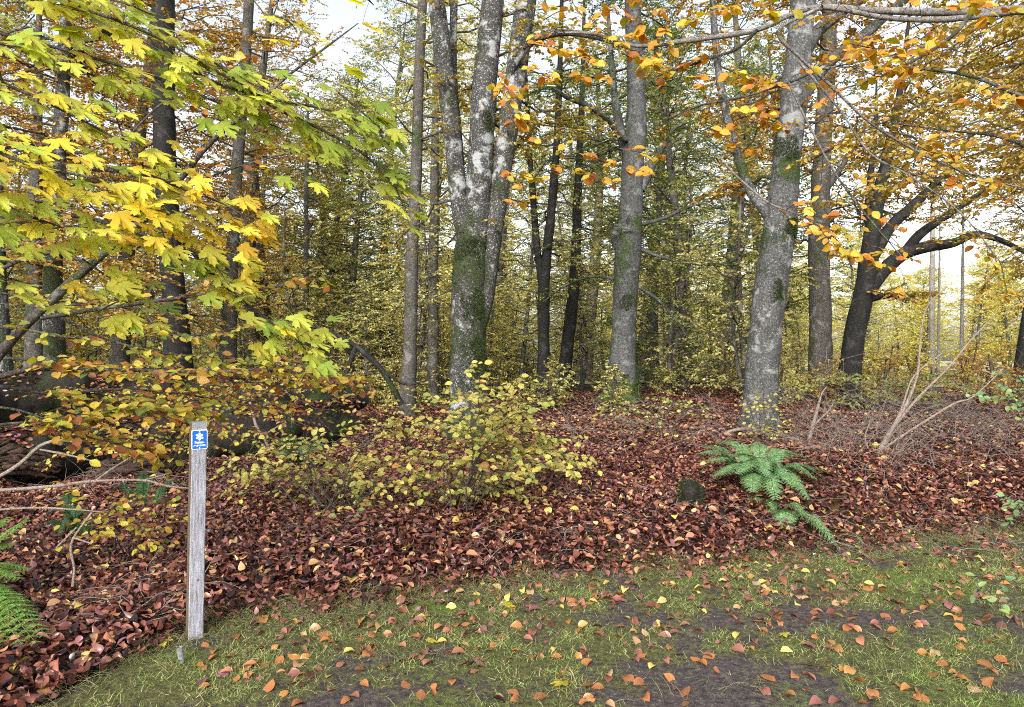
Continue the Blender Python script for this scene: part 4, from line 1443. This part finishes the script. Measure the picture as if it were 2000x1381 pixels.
# the outer limbs further back, thick with small golden leaves
g3 = Geo()
for k in range(34):
    d = rng.uniform(7, 11.5)
    tp = P(rng.uniform(1590, 2080), rng.uniform(0, 400), d) if k % 4 else P(rng.uniform(1880, 2080), rng.uniform(330, 640), d)
    st = np.array((tx0 - .1, ty0 + .1, max(3.0, tp[2] + .4)))
    c = catmull(np.array([st, st * .5 + tp * .5 + (0, 0, .35), tp]), 16) + rng.normal(0, .03, (16, 3)) - loc
    tubes(gb, c, np.linspace(.022, .003, 16), 6)
    s1, d1, l1 = shoots(c[None], 16, .25, 1, 50, .8, .3, .4)
    sh = grow(s1, d1, l1, 5, .16, 0, .2)
    tubes(gb, sh, taper_r(len(sh), 5, .003, .001), 4)
    s2, d2, l2 = shoots(sh, 5, .2, 1, 50, .32, .3, .4)
    tw = grow(s2, d2, l2, 4, .14, 0, .15)
    tubes(gb, tw, taper_r(len(tw), 4, .0016, .0008), 3)
    leaves(g3, tw, 8, .068, TM, .1, .65, (.4, .3), hang=.2)
    leaves(g3, sh, 4, .068, TM, .3, .6, (.4, .3), hang=.2)
g3.build('outer_foliage', M['leaf_gold']).parent = R_root
for poly, d, n in CL:
    q = np.array([P(a, b, d + rng.normal(0, .12)) for a, b in poly])
    c = catmull(q, 14) - loc
    tubes(gb, c, np.linspace(.004, .0015, 14), 4)
    s1, d1, l1 = shoots(c[None], max(3, n // 2), .0, 1, 50, .13, .2, .4)
    sh = grow(s1, d1, l1, 3, .1)
    leaves(gl, sh, 4, .08, TH, .2, .6, (.45, .28), face=(0, -.75, -.1), hang=.2)
o = gl.merge(gb, 1).build('foliage', [M['leaf_orange'], M['twig']])
o.parent = R_root

# ------------------------------------------------------------------ maple at the upper left
mt0 = np.array((-4.6, 3.3, float(hz(-4.6, 3.3))))
ML = empty('maple_tree', mt0, 'maple with large bright yellow and green leaves hanging in at the upper left', 'tree')
g = Geo()
zz = np.linspace(-.2, 6, 30)
trunk_tube(g, np.stack([.1 * np.sin(zz), .1 * np.cos(zz * .7), zz], -1), np.interp(zz, [-.2, .4, 6], [.24, .17, .09]), 16, .08, flare=.3)
o = g.build('trunk', M['bark_bg'])
o.parent = ML
gl, gb = Geo(), Geo()
BANDS = [  # px polyline, depth, number of leaves, colour mean
    ([(-160, -60), (60, 0), (200, 30), (330, 85), (440, 150), (540, 190)], 2.7, 40, .5),
    ([(-160, 40), (0, 66), (200, 118), (300, 150), (400, 190), (480, 225), (560, 255)], 2.8, 40, .35),
    ([(200, 60), (330, 115), (430, 165), (540, 195), (640, 215), (720, 245), (760, 285)], 2.9, 34, .28),
    ([(420, 120), (520, 200), (600, 240), (660, 270), (720, 310), (770, 365), (800, 430)], 3.0, 34, .3),
    ([(-140, 150), (20, 170), (160, 235), (260, 290), (310, 320)], 2.6, 28, .5),
    ([(-140, 250), (0, 300), (90, 330), (190, 350), (270, 390), (330, 420)], 2.5, 34, .65),
    ([(180, 330), (280, 340), (360, 370), (440, 400), (500, 440)], 2.8, 26, .8),
    ([(-140, 380), (0, 410), (80, 430), (150, 455)], 2.5, 22, .45),
    ([(140, 420), (230, 440), (300, 470), (400, 500), (450, 560)], 2.7, 22, .65),
    ([(330, 440), (400, 520), (470, 585), (530, 630), (580, 665), (610, 700)], 2.9, 32, .35),
    ([(600, 300), (640, 350), (620, 390)], 3.1, 7, .3), ([(-100, 520), (20, 545), (80, 560)], 2.5, 6, .45), ([(190, 610), (230, 590), (280, 585)], 2.9, 6, .4),
    ([(160, 505), (220, 545), (270, 555)], 2.8, 6, .4), ([(520, 30), (560, 40), (580, 60)], 3.0, 5, .65), ([(0, -20), (100, -10), (220, 0), (300, 30)], 2.8, 20, .45),
    ([(20, 90), (60, 95), (120, 130)], 2.7, 8, .6), ([(720, 0), (730, 10)], 3.2, 2, .7), ([(660, 180), (720, 230), (750, 260)], 3.0, 6, .3),
]
for poly, d, n, hue in BANDS:
    n = int(n * 1.4)
    q = np.array([P(a, b, d + .05 * k) for k, (a, b) in enumerate(poly)])
    if poly[0][0] < -90:
        q = np.vstack([mt0 + (.05, 0, max(.8, q[0][2] - mt0[2] - .3)), q])
    c = catmull(q, 30)
    g = Geo()
    trunk_tube(g, c - mt0, np.linspace(.009 if len(poly) > 3 else .004, .0022, 30), 7, .1, freq=9)
    o = g.build('limb', M['limb'])
    o.parent = ML
    t = np.sort(rng.uniform(.12 if poly[0][0] > 0 else .3, 1, (1, n)), 1)
    p, tg = along(c[None], t)
    p, tg = p[0], tg[0]
    side = rng.normal(0, 1, (n, 3)) * (.06, .10, .05)
    pos = p + side
    pl = np.stack([p, (p + pos) / 2 + (0, 0, .01), pos], 1) - mt0
    tubes(gb, pl, np.full((n, 3), .0011), 4)
    d_ = np.array((.8, -.12, -.45)) + rng.normal(0, .17, (n, 3))
    nn = np.array((.36, -.43, .82)) + rng.normal(0, .2, (n, 3))
    sz_ = rng.uniform(.068, .12, n)
    hr_ = np.clip(rng.normal(hue, .16, n), 0, 1)
    for v_, dr_ in enumerate((.06, .2, .38)):
        kk = np.arange(n) % 3 == v_
        scatter(gl, tpl_maple(dr_), (pos - mt0)[kk], d_[kk], nn[kk], sz_[kk], hr_[kk], wid=rng.uniform(.85, 1.1, kk.sum()))
o = gl.merge(gb, 1).build('foliage', [M['maple'], M['twig']])
o.parent = ML

# ------------------------------------------------------------------ slim beech leaning in from the left edge
bl0 = np.array((-3.5, 4.1, float(hz(-3.5, 4.1))))
LB = empty('beech_sapling', bl0, 'slim beech leaning in from the left edge with spotted yellow and rust leaves', 'young tree')
STEMS = [
    ([(-60, 760, 22), (0, 690, 20), (60, 625, 18), (130, 560, 17), (220, 480, 15), (300, 410, 13), (360, 340, 11), (420, 270, 9), (500, 205, 7), (560, 150, 5), (640, 90, 4), (700, 45, 2)], 3.9, 4.4, 8, .4),
    ([(80, 622, 8), (180, 605, 8), (280, 592, 7), (380, 578, 6), (460, 572, 5), (540, 560, 4), (640, 545, 2)], 4.0, 4.6, 20, .55),
    ([(-160, 770, 14), (0, 735, 11), (60, 722, 9), (150, 722, 8), (260, 723, 7), (400, 727, 5), (520, 722, 4), (640, 735, 2)], 3.9, 4.3, 64, .58),
    ([(-120, 740, 8), (40, 760, 6), (110, 775, 5), (200, 785, 4), (300, 790, 3), (380, 800, 2)], 4.0, 4.5, 44, .5),
    ([(-150, 850, 10), (0, 830, 6), (80, 822, 5), (170, 812, 4), (260, 800, 3), (340, 808, 2)], 3.6, 4.2, 50, .5),
    ([(100, 610, 6), (200, 660, 5), (320, 690, 4), (440, 700, 3), (560, 705, 3), (700, 738, 2)], 4.3, 5.2, 40, .5),
    ([(220, 300, 4), (320, 200, 4), (400, 185, 3), (470, 120, 2)], 4.4, 4.6, 6, .75),
    ([(300, 410, 5), (400, 350, 4), (520, 310, 3), (620, 290, 2)], 4.2, 4.5, 10, .75),
    ([(-140, 700, 7), (20, 700, 6), (140, 712, 5), (280, 735, 4), (420, 745, 3), (560, 748, 3), (700, 752, 2)], 4.4, 5.4, 52, .6),
    ([(120, 770, 5), (240, 760, 4), (360, 770, 4), (470, 790, 3), (560, 800, 2)], 4.6, 5.4, 26, .65),
    ([(-140, 790, 6), (30, 800, 5), (160, 850, 4), (240, 870, 3), (300, 890, 2)], 3.7, 4.2, 26, .65),
    ([(-140, 560, 6), (20, 575, 5), (140, 590, 4), (240, 600, 3), (360, 620, 2)], 4.6, 5.4, 26, .5),
    ([(-140, 640, 7), (20, 640, 6), (140, 660, 5), (250, 650, 4), (380, 655, 3), (460, 640, 2)], 4.4, 5.0, 26, .5),
]
gl, gb = Geo(), Geo()
for k, (cv, d0, d1, n, hue) in enumerate(STEMS):
    c, r = pxcurve(cv, d0, 36, d1)
    if k == 0:
        w_ = np.linspace(0, 1, 10)[:, None]
        c = np.vstack([(bl0 + (-.0, 0, -.1) + (c[0] - bl0 + (0, 0, .1)) * w_)[:-1], c])
        r = np.concatenate([np.linspace(r[0] * 1.3, r[0], 9), r])
    g = Geo()
    trunk_tube(g, c - bl0, r, 8, .1, freq=8)
    o = g.build('stem' if k == 0 else 'branch', M['limb'])
    o.parent = LB
    s1, d1_, l1 = shoots(c[None] - bl0, max(6, n), .25, 1, 48, .34, .35, .3)
    sh = grow(s1, d1_, l1, 4, .14, .02, .15)
    tubes(gb, sh, taper_r(len(sh), 4, .002, .0008), 4)
    leaves(gl, sh, 4, .068, TH, .2, .45, (hue, .24), face=(0, -.55, 0), hang=.2)
o = gl.merge(gb, 1).build('foliage', [M['leaf_left'], M['twig']])
o.parent = LB

# bare pale twigs low at the left
BARE = [
    ([(-60, 960, 9), (0, 930, 8), (40, 905, 8), (80, 870, 7), (120, 860, 5), (160, 866, 3)], [[(78, 878, 4), (130, 888, 4), (180, 900, 2)]], 5.2, 'pale bare forked twig rising from the lower left edge'),
    ([(-80, 962, 8), (40, 955, 7), (120, 948, 7), (180, 940, 6), (280, 938, 5), (330, 950, 4), (400, 956, 2)], [[(185, 940, 4), (220, 915, 4), (260, 890, 2)], [(280, 938, 3), (330, 925, 2)]], 5.0, 'long pale bare twig lying level left of the post'),
    ([(-60, 1000, 5), (60, 992, 4), (140, 995, 4), (200, 1000, 2)], [], 4.8, 'short pale twig low above the left litter'),
    ([(180, 1000, 5), (140, 1060, 5), (145, 1110, 5), (142, 1145, 6)], [[(142, 1050, 4), (180, 1062, 3)], [(150, 1030, 3), (110, 1070, 3)]], 4.5, 'small dead twig standing in the litter left of the post'),
    ([(488, 785, 5), (500, 830, 6), (515, 855, 6), (528, 880, 7)], [[(515, 850, 3), (545, 832, 3), (560, 825, 2)]], 9.0, 'pale curved twig leaning on the mossy log'),
]
for main, subs, d, lab in BARE:
    pxobj('bare_twig', [main] + subs, d, M['twig_pale'], lab, 'twig', None, 6, None, 18, 'side_twig')

# ------------------------------------------------------------------ yellow-green beech shrubs in the middle
def shrub(label, base_px, tips, size, d0, dj, r=.008, mat='leaf_shrub', K=13, L=6, rnd=None, name='beech_shrub', shl=.34):
    b0 = G(*base_px)
    root = empty(name, b0, label, 'shrub')
    gb, gl = Geo(), Geo()
    for k, (tx, ty) in enumerate(tips):
        d = d0 + rng.normal(0, dj)
        tp = P(tx, ty, d)
        st = b0 + rng.normal(0, .12, 3) * (1, 1, 0)
        st[2] = float(hz(st[0], st[1])) - .03
        md = st * .45 + tp * .55 + (0, 0, abs(tp[0] - st[0]) * .22 + .06)
        c = catmull(np.array([st, md, tp]), 16) + rng.normal(0, .012, (16, 3))
        gs = Geo()
        tubes(gs, c - b0, np.linspace(r, .002, 16), 5)
        gs.build('stem', M['twig']).parent = root
        s1, d1, l1 = shoots(c[None] - b0, K, .3, 1, 48, shl, .35, .3)
        sh = grow(s1, d1, l1, 4, .12, .02, .15)
        tubes(gb, sh, taper_r(len(sh), 4, .002, .0008), 4)
        leaves(gl, sh, L, size, TH, .15, .4, rnd, face=(0, -.6, 0), hang=.2)
    o = gl.merge(gb, 1).build('foliage', [M[mat], M['twig']])
    o.parent = root
    return root


shrub('large yellow-green beech shrub spreading in front of the three-stemmed beech', (880, 1000),
      [(1125, 900), (1060, 1000), (1010, 990), (1000, 760), (1055, 840), (940, 760), (1000, 880), (1040, 930), (920, 830), (960, 940), (1085, 860), (880, 900), (900, 960), (820, 940), (990, 830), (1100, 880), (1000, 820), (960, 1000), (1120, 920), (860, 820), (930, 735), (1005, 745), (870, 765), (1060, 790), (960, 800)], .074, 6.6, .5, rnd=(.40, .2), K=11, L=5, shl=.5)
shrub('yellow and pink-tinged beech shrub between the post and the large shrub', (640, 1010),
      [(430, 930), (470, 890), (520, 880), (560, 930), (600, 860), (650, 1000), (560, 990), (480, 960), (690, 960), (720, 880), (760, 960), (800, 900), (620, 940), (700, 830), (780, 830), (440, 960), (500, 930), (580, 890), (720, 1000), (840, 980), (740, 920), (660, 900)], .07, 6.9, .5, rnd=(.5, .26), K=9, L=4, shl=.5)
shrub('rust and yellow leaved thicket of thin twigs in front of the mossy log', (330, 930),
      [(60, 830), (130, 850), (200, 830), (260, 850), (320, 820), (400, 830), (460, 850), (520, 810), (580, 830), (640, 800), (690, 780), (350, 880), (240, 890), (450, 790), (560, 860), (500, 870), (420, 880), (620, 840), (90, 900), (180, 880)], .058, 8.0, .5, rnd=(.64, .28), K=10, L=5, shl=.45, mat='leaf_left')
shrub('dark twiggy thicket with few leaves between the two logs', (450, 850),
      [(330, 760), (420, 745), (500, 750), (560, 735), (640, 740), (700, 745), (740, 770), (600, 770), (480, 780), (250, 750), (150, 760), (60, 770), (200, 770), (300, 785), (380, 770), (540, 765), (660, 760)], .06, 10.4, .6, rnd=(.68, .3), K=13, L=5, shl=.6, mat='leaf_left')
shrub('small loose beech sapling under the slim trunk left of the big beech', (800, 900), [(760, 790), (820, 750), (850, 770), (780, 830), (730, 820), (850, 830)], .06, 8.6, .4, K=8, L=4, rnd=(.4, .2))
shrub('low yellow sapling at the foot of the thick smooth beech', (1490, 880), [(1465, 790), (1490, 770), (1510, 800), (1480, 840), (1520, 850), (1460, 850), (1500, 880)], .06, 10.6, .3, K=8, L=4, rnd=(.45, .15))
shrub('sparse beech seedling with rust leaves beside the litter, left of the post', (230, 1100), [(130, 950), (210, 990), (280, 1040), (300, 1060), (250, 960), (170, 1020), (320, 1000)], .06, 4.9, .25, K=6, L=4, rnd=(.6, .25), mat='leaf_left')
shrub('pale green seedling low at the edge of the litter below the shrub', (668, 1060), [(655, 1030), (690, 1045), (672, 1020), (640, 1040)], .07, 6.1, .1, K=4, L=3, rnd=(.05, .08))
shrub('dark bramble-like shrub low behind the stout grey tree', (1290, 860), [(1180, 800), (1130, 840), (1250, 800), (1330, 790), (1380, 820), (1290, 780), (1220, 850), (1150, 870)], .06, 12.3, .5, K=10, L=5, rnd=(.12, .12))
shrub('green low shrub at the foot of the black leaning tree', (1700, 800), [(1560, 770), (1620, 740), (1690, 735), (1760, 745), (1830, 770), (1900, 760), (1720, 780), (1800, 790), (1650, 790), (1850, 790), (1940, 780), (1780, 735), (1980, 775)], .085, 15.0, .6, K=12, L=7, rnd=(.12, .15), shl=.5)
shrub('cool green sapling leaning in at the right edge', (2090, 900), [(1905, 775), (1950, 785), (1985, 800), (2000, 770), (2010, 830)], .075, 7.2, .2, K=8, L=4, mat='bluegreen', name='green_sapling')
shrub('pale green sprout with long leaves at the right edge of the path', (1940, 1222), [(1930, 1150), (1965, 1130), (1990, 1140), (1945, 1180)], .06, 4.15, .05, .003, 'bluegreen', 3, 2, (.7, .2), 'green_sprout', .12)
shrub('small green sprout at the right edge where path meets litter', (2000, 1030), [(1975, 990), (1990, 1010), (2010, 985), (1985, 1025)], .06, 5.9, .08, .003, 'bluegreen', 3, 3, (.5, .2), 'green_sprout', .14)


# ------------------------------------------------------------------ ferns
def frond(g, base, tip, rise, wid, n=20, droop=.5):
    base, tip = np.asarray(base, float), np.asarray(tip, float)
    md = (base + tip) / 2 + (0, 0, rise)
    c = catmull(np.array([base, md, tip]), 24)
    Ln = np.linalg.norm(np.diff(c, axis=0), axis=1).sum()
    tubes(g, c, np.linspace(.004, .0012, 24), 4)
    t = np.linspace(.16, .985, n)[None]
    p, tg = along(c[None], t)
    p, tg = p[0], tg[0]
    lat = unit(np.cross(tg, UP))
    nrm = unit(np.cross(lat, tg))
    prof = np.sin(np.clip((t[0] - .05), 0, 1) ** .75 * PI) ** .7 * wid * .5 + .008
    for s in (1, -1):
        d = tg * .42 + lat * s - nrm * .12 + rng.normal(0, .05, (n, 3))
        pin = grow(p, d, prof, 7, .16, 0, .05)
        tubes(g, pin, np.full((n, 7), .0008), 3)
        K = 12
        tt = np.broadcast_to(np.linspace(.06, 1, K)[None], (n, K))
        q, tq = along(pin, tt)
        for s2 in (1, -1):
            l2 = np.cross(tq, np.broadcast_to(nrm[:, None, :], tq.shape)) * s2
            dd = (l2 + tq * .55 - nrm[:, None] * .08).reshape(-1, 3)
            sz = (prof[:, None] * .26 * (1.05 - tt * .8)).ravel() * rng.uniform(.85, 1.15, n * K)
            nn = np.broadcast_to(nrm[:, None, :], tq.shape).reshape(-1, 3) + rng.normal(0, .15, (n * K, 3))
            scatter(g, TM, q.reshape(-1, 3), dd, nn, sz, np.clip(rng.normal(.45, .2, n * K), 0, 1), wid=np.full(n * K, .85))


def fern(label, base_px, tips, mat, d0, rise=.12, wid=.26, n=20):
    """tips: (px, py, depth offset)"""
    b0 = G(*base_px)
    root = empty('fern', b0, label, 'fern')
    for tx, ty, dd in tips:
        g = Geo()
        tp = P(tx, ty, d0 + dd) - b0
        frond(g, rng.normal(0, .04, 3) * (1, 1, 0), tp, rise + rng.uniform(-.04, .06), wid * rng.uniform(.85, 1.1), n)
        o = g.build('frond', M[mat])
        o.parent = root
    return root


dF = G(1480, 950)[1]
fern('lush green fern on the leaf bank below the thick smooth beech', (1480, 945),
     [(1362, 885, -.1), (1375, 900, -.2), (1405, 925, -.35), (1440, 925, -.4), (1470, 960, -.5), (1515, 975, -.5), (1580, 975, -.4), (1595, 935, -.2), (1625, 945, .1), (1400, 865, .35), (1480, 862, .5), (1540, 890, .3), (1420, 890, .1), (1450, 900, -.1), (1500, 930, -.4), (1550, 950, -.35), (1430, 870, .3), (1520, 910, 0), (1390, 930, -.1), (1635, 925, .25), (1600, 905, .4), (1560, 960, -.2), (1370, 870, .2)], 'fern', dF, .15, .21)
q = G(1462, 985)
fern('single fern frond hanging down the bank under the lush fern', (1450, 965), [(1492, 1028, -.35)], 'fern', G(1450, 965)[1], .12, .16, 18)
fern('small yellowing fern trailing to the foot of the bank', (1520, 1010), [(1645, 1078, -.45), (1590, 1030, -.2), (1535, 1030, -.2), (1500, 1000, 0)], 'fern', G(1520, 1010)[1], .12, .2, 20)
fern('bright green fern cut by the left edge of the photo', (-90, 1190), [(55, 1010, .1), (58, 1110, -.1), (25, 1165, -.3), (92, 1240, -1.0), (48, 1264, -1.05), (12, 1262, -1.0), (70, 1255, -1.05), (15, 1010, .2), (30, 1060, .0), (75, 1200, -.6), (40, 1130, -.3)], 'fern_lime', G(-90, 1190)[1] + .1, .14, .20)
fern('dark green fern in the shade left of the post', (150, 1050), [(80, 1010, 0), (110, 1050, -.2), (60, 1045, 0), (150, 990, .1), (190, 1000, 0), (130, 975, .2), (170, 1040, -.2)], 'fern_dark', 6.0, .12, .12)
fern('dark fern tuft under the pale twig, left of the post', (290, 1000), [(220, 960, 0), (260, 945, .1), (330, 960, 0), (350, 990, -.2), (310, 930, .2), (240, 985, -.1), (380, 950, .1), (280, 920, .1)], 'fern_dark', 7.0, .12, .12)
fern('pale green fern at the foot of the mossy log', (575, 905), [(535, 868, 0), (558, 858, .1), (590, 865, .1), (640, 868, .1), (620, 880, 0), (545, 890, -.2), (600, 895, -.2)], 'fern', 9.2, .15, .26, 16)

# ------------------------------------------------------------------ bare saplings and brushwood at the right
pxobj('bare_sapling', [[(1685, 955, 13), (1705, 905, 11), (1735, 850, 9), (1770, 790, 7), (1792, 730, 5), (1798, 660, 4), (1810, 600, 3), (1850, 560, 2)],
                       [(1745, 835, 6), (1790, 780, 5), (1850, 720, 4), (1900, 660, 3), (1950, 610, 2)], [(1720, 880, 5), (1780, 840, 5), (1860, 790, 4), (1900, 775, 3), (1960, 720, 2)],
                       [(1735, 850, 4), (1760, 800, 4), (1785, 735, 3), (1840, 690, 2)], [(1710, 900, 4), (1690, 860, 3), (1700, 820, 2)]],
      8.3, M['twig_pale'], 'bare grey sapling fanning up from the right of the bank', 'sapling')
pxobj('bare_sapling', [[(1570, 905, 10), (1580, 860, 9), (1592, 815, 7), (1605, 770, 4), (1615, 755, 2)], [(1590, 830, 4), (1620, 800, 3), (1630, 780, 2)], [(1575, 885, 3), (1555, 850, 2)]],
      10, M['twig_pale'], 'short knobbly bare sapling right of the thick smooth beech', 'sapling')
pxobj('bare_twig', [[(1380, 880, 4), (1410, 850, 6), (1450, 838, 7), (1500, 845, 5)], [(1410, 850, 3), (1380, 845, 2)]], 10.4, M['twig_pale'], 'pale dead branch lying below the thick smooth beech', 'branch')
pxobj('bare_twig', [[(1180, 895, 7), (1205, 890, 8), (1235, 905, 7), (1260, 920, 5)], [(1205, 890, 3), (1290, 892, 3), (1340, 890, 2)]], 8.6, M['twig_pale'], 'crooked dead branch on the litter right of the yellow shrub', 'branch')
g = Geo()


def brush(n, px0, px1, py0, py1, l0, l1, up=.35):
    st = np.array([G(random.uniform(px0, px1), random.uniform(py0, py1)) for _ in range(n)])
    a = rng.uniform(0, 2 * PI, n)
    d = np.stack([np.cos(a), np.sin(a) * .7, rng.uniform(.1, .9, n) * up * 2], -1)
    pl = grow(st, d, rng.uniform(l0, l1, n), 9, .32, .1, .5)
    pl[:, :, 2] = np.maximum(pl[:, :, 2], hz(pl[:, :, 0], pl[:, :, 1]) + .02)
    tubes(g, pl, taper_r(n, 9, rng.uniform(.0014, .004, n), .001), 4)
    s1, d1, l1_ = shoots(pl, 4, .2, .9, 40, .45, .3, .5)
    sh = grow(s1, d1, l1_, 5, .2, .0, .3)
    tubes(g, sh, taper_r(len(sh), 5, .0025, .001), 3)


brush(200, 1590, 2080, 805, 930, .7, 1.9, .6)
brush(50, 1450, 1700, 830, 900, .4, 1.1)
brush(90, 1120, 1450, 800, 890, .4, 1.2, .5)
brush(90, 380, 720, 800, 900, .4, 1.1, .6)
brush(150, 380, 1950, 900, 1090, .12, .5, .12)
brush(40, 30, 330, 1020, 1250, .1, .4, .12)
brush(50, 50, 400, 900, 990, .3, .8, .3)
tag(g.build('brushwood', M['brush']), 'tangle of thin dead grey brushwood lying over the bank', kind='stuff')

# ------------------------------------------------------------------ light, sky, camera
W = bpy.data.worlds.new('World')
SC.world = W
W.use_nodes = True
nt = W.node_tree
nt.nodes.clear()
ow = nt.nodes.new('ShaderNodeOutputWorld')
bg = nt.nodes.new('ShaderNodeBackground')
sky = nt.nodes.new('ShaderNodeTexSky')
sky.sky_type = 'NISHITA'
sky.sun_disc = False
SUN_EL, SUN_AZ = math.radians(29), math.radians(196)
sky.sun_elevation = SUN_EL
sky.sun_rotation = SUN_AZ
sky.air_density = 1.0
sky.dust_density = 3.0
sky.ozone_density = 1.0
hs = nt.nodes.new('ShaderNodeHueSaturation')
hs.inputs['Saturation'].default_value = .45
nt.links.new(sky.outputs[0], hs.inputs['Color'])
nt.links.new(hs.outputs[0], bg.inputs[0])
bg.inputs[1].default_value = .14
nt.links.new(bg.outputs[0], ow.inputs[0])
sl = bpy.data.lights.new('sun', 'SUN')
sl.energy = 1.5
sl.angle = math.radians(14)
sl.color = (1, .96, .9)
so = bpy.data.objects.new('sun', sl)
COL.objects.link(so)
# sun_rotation turns the sky's sun clockwise from +Y
sd = Vector((math.sin(SUN_AZ) * math.cos(SUN_EL), math.cos(SUN_AZ) * math.cos(SUN_EL), math.sin(SUN_EL)))
so.rotation_euler = sd.to_track_quat('Z', 'Y').to_euler()

cam = bpy.data.cameras.new('camera')
cam.lens = 25
cam.sensor_width = 36
cam.clip_end = 2000
cam.clip_start = .05
co = bpy.data.objects.new('camera', cam)
co.location = (0, 0, CAMZ)
co.rotation_euler = (PI / 2, 0, 0)
COL.objects.link(co)
SC.camera = co

SC.view_settings.view_transform = 'Standard'
SC.view_settings.look = 'None'
SC.view_settings.exposure = 1.45
SC.view_settings.gamma = 1
cy = SC.cycles
cy.max_bounces = 6
cy.diffuse_bounces = 4
cy.glossy_bounces = 2
cy.transmission_bounces = 4
cy.use_denoising = False
cy.pixel_filter_type = 'BLACKMAN_HARRIS'
cy.filter_width = 1.05
cy.caustics_reflective = False
cy.caustics_refractive = False
